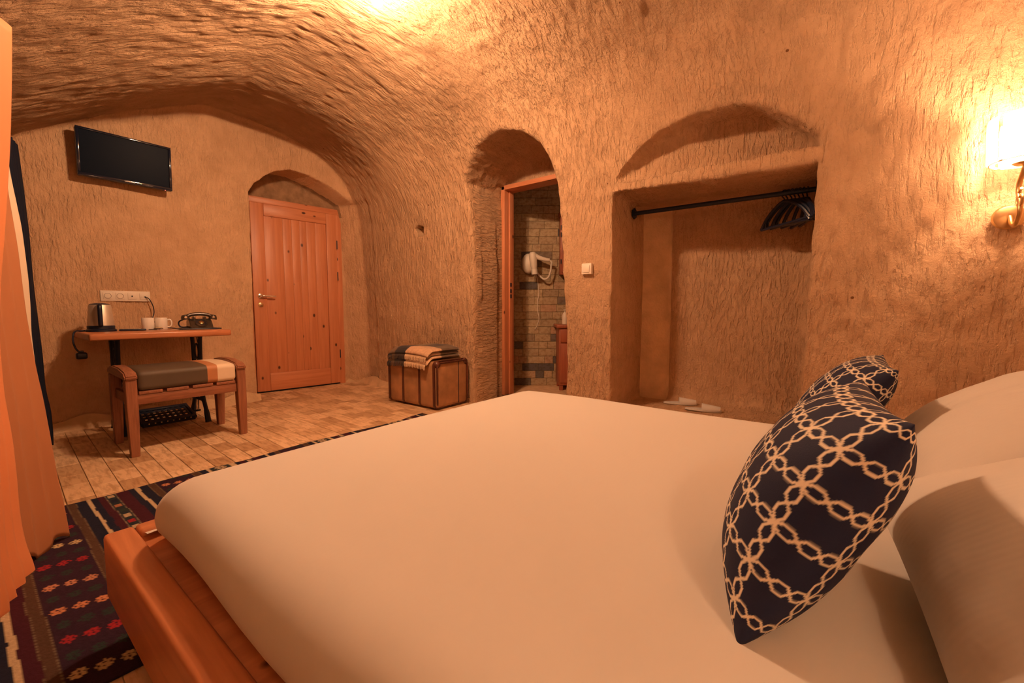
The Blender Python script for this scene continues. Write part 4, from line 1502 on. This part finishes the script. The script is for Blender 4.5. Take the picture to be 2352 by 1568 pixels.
# ------------------------------------------------------------------ sockets, switch
sk = thing('socket_strip', 'cream four-gang wall socket plate above the desk', 'socket', (-4.462, 0.80, 1.005))
box('plate', (-0.02, -0.148, -0.041), (0.010, 0.148, 0.041), M['white_plastic'], sk, 0.003)
for k in range(4):
    y = -0.107 + 0.0713 * k
    ins = box('insert', (0.010, y - 0.026, -0.026), (0.0135, y + 0.026, 0.026), M['white_plastic'], sk, 0.002)
    rx = Matrix.Rotation(math.pi / 2, 3, 'Y')
    if k < 2:
        lathe('socket_well', [(0.0205, 0.0), (0.0205, 0.002), (0.019, 0.002), (0.0185, -0.002), (0.0, -0.002)], plain('socket_well', (0.13, 0.10, 0.08), 0.6), ins, 24, (0.0137, y, 0), rx)
        for dy, dz in ((-0.0095, 0), (0.0095, 0), (0, -0.013)):
            lathe('pin_hole', [(0, 0), (0.0026, 0), (0.0024, 0.0006), (0, 0.0007)], M['iron'], ins, 10, (0.0124, y + dy, dz), rx)
    elif k == 2:
        lathe('aerial_jack', [(0, 0), (0.0055, 0), (0.005, 0.003), (0, 0.003)], M['iron'], ins, 14, (0.0135, y, 0), rx)
    else:
        lathe('phone_jack', [(0, 0), (0.006, 0), (0.005, 0.003), (0, 0.003)], M['iron'], ins, 14, (0.0135, y + 0.008, -0.004), rx)
        box('data_jack', (0.0135, y - 0.017, -0.008), (0.0145, y - 0.006, 0.004), M['paper'], ins, 0.001)
cb = tube('aerial_cable', smoothpath([(-4.447, 0.915, 1.0), (-4.43, 0.935, 0.985), (-4.425, 0.955, 0.93), (-4.425, 0.96, 0.875), (-4.41, 0.945, 0.82), (-4.37, 0.96, 0.785), (-4.32, 1.0, 0.755), (-4.27, 1.06, DZ + 0.004)], 6), 0.0035, M['black'], None, 8)
tag(cb, 'thin dark cable curling from the socket plate down behind the mugs', 'cable')
sw = thing('light_switch', 'square cream light switch beside the bathroom arch', 'switch', (-1.471, 2.915, 1.21))
box('plate', (-0.041, -0.012, -0.041), (0.041, 0.02, 0.041), M['white_plastic'], sw, 0.004)
box('rocker', (-0.028, -0.017, -0.028), (0.028, -0.012, 0.028), M['white_plastic'], sw, 0.003)

# ------------------------------------------------------------------ things on the desk
kt = thing('kettle', 'brushed steel electric kettle with black handle on its black base', 'kettle', (-4.16, 0.602, DZ), math.radians(-8))
lathe('power_base', [(0, 0.0), (0.082, 0.0), (0.082, 0.012), (0.076, 0.018), (0, 0.018)], M['black'], kt, 32)
lathe('foot_ring', [(0, 0.019), (0.074, 0.019), (0.074, 0.040), (0.07, 0.043), (0, 0.043)], M['black'], kt, 32)
lathe('body', [(0.0, 0.043), (0.071, 0.043), (0.071, 0.05), (0.060, 0.185), (0.056, 0.192), (0, 0.192)], M['steel'], kt, 40)
lathe('lid', [(0.0, 0.205), (0.02, 0.204), (0.052, 0.197), (0.056, 0.1925), (0, 0.1925)], M['black'], kt, 32)
prism('spout', [(-0.048, 0.150), (-0.086, 0.192), (-0.048, 0.192)], 1, -0.018, 0.018, M['steel'], kt, 0.004)
tube('handle', smoothpath([(0.052, 0, 0.185), (0.085, 0, 0.188), (0.100, 0, 0.165), (0.098, 0, 0.11), (0.092, 0, 0.06), (0.070, 0, 0.045)], 5), 0.013, M['black'], kt, 12)
kt.rotation_euler = (0, 0, math.radians(-9))
kc_ = tube('kettle_cord', smoothpath([(-4.20, 0.535, DZ + 0.008), (-4.19, 0.50, DZ + 0.006), (-4.16, 0.475, DZ + 0.008), (-4.13, 0.458, DZ - 0.01), (-4.12, 0.452, DZ - 0.06), (-4.12, 0.462, DZ - 0.11), (-4.11, 0.478, DZ - 0.14)], 6), 0.0055, M['black'], None, 8)
adopt(kc_, kt)
pb = thing('plug_block', 'black plug block hanging from the kettle cord beside the desk', 'plug', (-4.10, 0.485, DZ - 0.185))
box('plug_body', (-0.025, -0.028, 0.0), (0.025, 0.028, 0.045), M['black'], pb, 0.01, 3)
box('strain_relief', (-0.010, -0.012, 0.045), (0.010, 0.012, 0.058), M['black'], pb, 0.003)

def mug(loc, rotz, label):
    t = thing('mug', label, 'mug', loc, rotz)
    lathe('cup', [(0, 0.0), (0.036, 0.0), (0.039, 0.004), (0.039, 0.092), (0.0375, 0.094), (0.0355, 0.092), (0.0355, 0.008), (0, 0.006)], M['ceramic'], t, 32)
    tube('handle', smoothpath([(0.037, 0, 0.076), (0.055, 0, 0.078), (0.064, 0, 0.060), (0.062, 0, 0.035), (0.050, 0, 0.020), (0.037, 0, 0.022)], 5), 0.0055, M['ceramic'], t, 8)
    return t
mug((-4.235, 0.877, DZ), math.radians(165), 'white mug standing beside the sachets, its handle turned away')
mug((-4.225, 0.957, DZ), math.radians(75), 'white mug whose handle points towards the telephone')
sa = [(-4.17, 0.905, 10, (0.70, 0.64, 0.55)), (-4.165, 0.925, 60, (0.10, 0.07, 0.06)), (-4.185, 0.93, 120, (0.62, 0.5, 0.3)), (-4.16, 0.89, 35, (0.08, 0.06, 0.05))]
for i, (x, y, a, c) in enumerate(sa):
    s = box('sachet', (-0.028, -0.011, 0), (0.028, 0.011, 0.006), plain('sachet_paper', c, 0.5), None, 0.0025)
    s.location = (x, y, DZ + 0.0065 * (i % 3))
    s.rotation_euler = (0, 0, math.radians(a))
    tag(s, ('white sugar sachet among dark ones in front of the mugs', 'dark coffee sachet in front of the mugs', 'tan sugar sachet between the mugs', 'dark coffee sachet lying flat nearest the remote control')[i], 'sachet', 'sachets between the mugs')
rc = thing('remote_control', 'slim black remote control lying on the desk beside the kettle', 'remote control', (-4.12, 0.765, DZ), math.radians(80))
box('case', (-0.075, -0.02, 0), (0.075, 0.02, 0.014), M['black'], rc, 0.006, 3)
for i in range(4):
    for j in range(2):
        box('button', (-0.055 + 0.03 * i, -0.011 + 0.012 * j, 0.014), (-0.045 + 0.03 * i, -0.004 + 0.012 * j, 0.0155), M['paper'], rc, 0.001)
sl = box('paper_slip', (-0.05, -0.028, 0), (0.05, 0.028, 0.0015), M['paper'], None, 0)
sl.location = (-4.10, 1.045, DZ)
sl.rotation_euler = (0, 0, 0.9)
tag(sl, 'thin pale paper slip lying on the desk beside the telephone mat', 'paper')

pm = box('telephone_mat', (-0.11, -0.135, 0.0), (0.11, 0.135, 0.009), M['black'], None, 0.004)
pm.location = (-4.10, 1.165, DZ)
pm.rotation_euler = (0, 0, math.radians(-4))
tag(pm, 'flat black folder under the vintage telephone', 'mat')
ph = thing('telephone', 'vintage dark bronze rotary telephone resting on a black mat', 'telephone', (-4.10, 1.175, DZ + 0.0095), math.radians(-6))
M['bakelite'] = plain('dark_bronze', (0.045, 0.032, 0.022), rough=0.22, spec=0.6, vary=0.4, scale=14)
# local +x faces the room
prof_x = [(0.085, 0.0), (0.085, 0.018), (0.045, 0.058), (0.005, 0.075), (-0.05, 0.072), (-0.075, 0.05), (-0.085, 0.0)]
bm = bmesh.new()
ys = (-0.075, -0.068, 0.068, 0.075)
rg = []
for y, s in zip(ys, (0.86, 1, 1, 0.86)):
    rg.append([bm.verts.new((x * (0.96 if s < 1 else 1), y, z * (0.94 if s < 1 else 1))) for x, z in prof_x])
n = len(prof_x)
for a, b in zip(rg[:-1], rg[1:]):
    for k in range(n):
        bm.faces.new((a[k], a[(k + 1) % n], b[(k + 1) % n], b[k]))
bm.faces.new(rg[0][::-1])
bm.faces.new(rg[-1])
bmesh.ops.recalc_face_normals(bm, faces=bm.faces)
bd = from_bm('base', bm, M['bakelite'], ph, False)
rx = Matrix.Rotation(math.radians(44), 3, 'Y')
dl = lathe('dial', [(0, 0.010), (0.018, 0.010), (0.020, 0.006), (0.041, 0.006), (0.043, 0.0), (0, 0.0)], M['bakelite'], ph, 32, (0.062, 0.0, 0.040), rx)
lathe('dial_centre', [(0, 0.0125), (0.014, 0.0115), (0.016, 0.010), (0, 0.010)], M['brass'], dl, 20, (0.062, 0.0, 0.040), rx)
for k in range(10):
    a = math.radians(30 + 30 * k)
    p = rx @ Vector((0.031 * math.cos(a), 0.031 * math.sin(a), 0.0062))
    lathe('finger_hole', [(0, 0.0008), (0.0058, 0.0008), (0.006, 0), (0, 0)], M['black'], dl, 10, (0.062 + p.x, p.y, 0.040 + p.z), rx)
for y in (-0.035, 0.035):
    box('cradle', (-0.045, y - 0.008, 0.068), (0.02, y + 0.008, 0.092), M['bakelite'], ph, 0.004)
hs = tube('handset', smoothpath([(0.0, -0.085, 0.092), (-0.005, -0.05, 0.108), (-0.008, 0, 0.113), (-0.005, 0.05, 0.108), (0.0, 0.085, 0.092)], 6), 0.014, M['bakelite'], ph, 12)
for y, s in ((-0.092, -1), (0.092, 1)):
    lathe('ear_cap', [(0, 0.026), (0.018, 0.024), (0.026, 0.010), (0.029, -0.004), (0.029, -0.014), (0, -0.014)], M['bakelite'], hs, 24, (0.0, y, 0.082), Matrix.Rotation(math.radians(-10 * s), 3, 'X'))
    lathe('cap_ring', [(0.0085, 0.0), (0.0085, 0.002), (0.0, 0.003)], M['nickel'], hs, 12, (0.026, y, 0.086), Matrix.Rotation(math.pi / 2, 3, 'Y'))
tube('handset_cord', smoothpath([(-0.01, -0.095, 0.072), (-0.03, -0.125, 0.055), (-0.035, -0.13, 0.03), (-0.03, -0.115, 0.008), (-0.04, -0.07, 0.008)], 6), 0.0055, M['black'], ph, 8)
cp = tube('telephone_cord', smoothpath([(-4.40, 1.235, DZ - 0.05), (-4.405, 1.24, 0.62), (-4.41, 1.262, 0.55), (-4.41, 1.262, 0.51), (-4.41, 1.235, 0.46), (-4.41, 1.225, 0.40), (-4.41, 1.225, 0.30), (-4.40, 1.22, 0.02)], 6), 0.004, M['black'], None, 8)
adopt(cp, ph)

# ------------------------------------------------------------------ niche: clothes rail, hangers, slippers
rl = thing('clothes_rail', 'black metal clothes rail fixed across the rock niche', 'rail', (-1.27, 3.325, 1.672))
tube('rod', [(0.0, 0, 0), (1.22, -0.01, -0.012)], 0.016, M['iron'], rl, 14)
for x in (0.008, 1.20):
    bm = bmesh.new()
    bm_lathe(bm, [(0, -0.006), (0.045, -0.006), (0.045, 0.006), (0, 0.008)], 12)
    for v in bm.verts:
        r_ = math.hypot(v.co.x, v.co.y)
        if r_ > 0.03:
            k = 1 - 0.14 * (round(math.atan2(v.co.y, v.co.x) / (math.pi / 6)) % 2)
            v.co.x *= k
            v.co.y *= k
    bmesh.ops.rotate(bm, cent=(0, 0, 0), matrix=Matrix.Rotation(math.pi / 2, 3, 'Y'), verts=bm.verts)
    bmesh.ops.translate(bm, vec=(x, 0, -0.0001 * x), verts=bm.verts)
    bmesh.ops.recalc_face_normals(bm, faces=bm.faces)
    from_bm('flange', bm, M['iron'], rl, False)
hg = thing('hanger', 'black plastic coat hanger in the bunch on the clothes rail', 'hanger', (0, 0, 0), 0, 'hangers on the clothes rail')
# local: y along the hanger, z up, origin at the rail centre
hook = [(0, 0.021 * math.cos(a), 0.021 * math.sin(a)) for a in [math.radians(-20 + 20 * k) for k in range(12)]]
tube('hook', smoothpath(hook[::-1] + [(0, 0.012, -0.02), (0, 0.0, -0.035), (0, 0, -0.055)], 2), 0.004, M['black'], hg, 8)
bm = bmesh.new()
bm_tube(bm, smoothpath([(0, 0, -0.05), (0, 0.05, -0.068), (0, 0.13, -0.125), (0, 0.176, -0.185), (0, 0.185, -0.20)], 4), 0.011, 8)
bm_tube(bm, smoothpath([(0, 0, -0.05), (0, -0.05, -0.068), (0, -0.13, -0.125), (0, -0.176, -0.185), (0, -0.185, -0.20)], 4), 0.011, 8)
from_bm('shoulders', bm, M['black'], hg, True)
tube('trouser_bar', [(0, -0.185, -0.20), (0, 0.185, -0.20)], 0.008, M['black'], hg, 8)
bm = bmesh.new()
for s in (-1, 1):
    bm_tube(bm, [(0, s * 0.15, -0.145), (0, s * 0.15, -0.20)], 0.004, 6)
from_bm('strut', bm, M['black'], hg, True)
for k in range(7):
    h_ = hg if k == 0 else copy_tree(hg)
    h_.location = (-0.245 + 0.021 * k, 3.318, 1.662)
    h_.rotation_euler = (math.radians((-3, 2, -1, 3, 0, -2, 1)[k]), 0, math.radians((50, 46, 42, 38, 33, 22, 12)[k]))
def slipper(loc, rotz, label):
    t = thing('slipper', label, 'slipper', loc, rotz, 'pale slippers on the niche floor')
    ol = [(0.13 * math.cos(a), 0.043 * math.sin(a) * (1 + 0.18 * math.cos(a))) for a in [2 * math.pi * k / 24 for k in range(24)]]
    prism('sole', ol, 2, 0.0, 0.014, M['pillowcase'], t, 0.004)
    vs = []
    for i in range(13):
        for j in range(13):
            x = -0.01 + 0.128 * i / 12
            w = 0.043 * math.sqrt(max(0, 1 - (x / 0.131) ** 2)) * (1 + 0.18 * x / 0.13)
            a = math.pi * j / 12
            vs.append((x, w * math.cos(a), 0.012 + (0.045 - 0.018 * i / 12) * math.sin(a)))
    from_np('upper', vs, grid_faces(13, 13), M['pillowcase'], t)
    return t
slipper((-0.90, 3.47, 0.133), math.radians(20), 'pale cloth slipper on the niche floor, farther from the hangers')
slipper((-0.70, 3.34, 0.133), math.radians(12), 'pale cloth slipper on the niche floor, nearer the hangers')
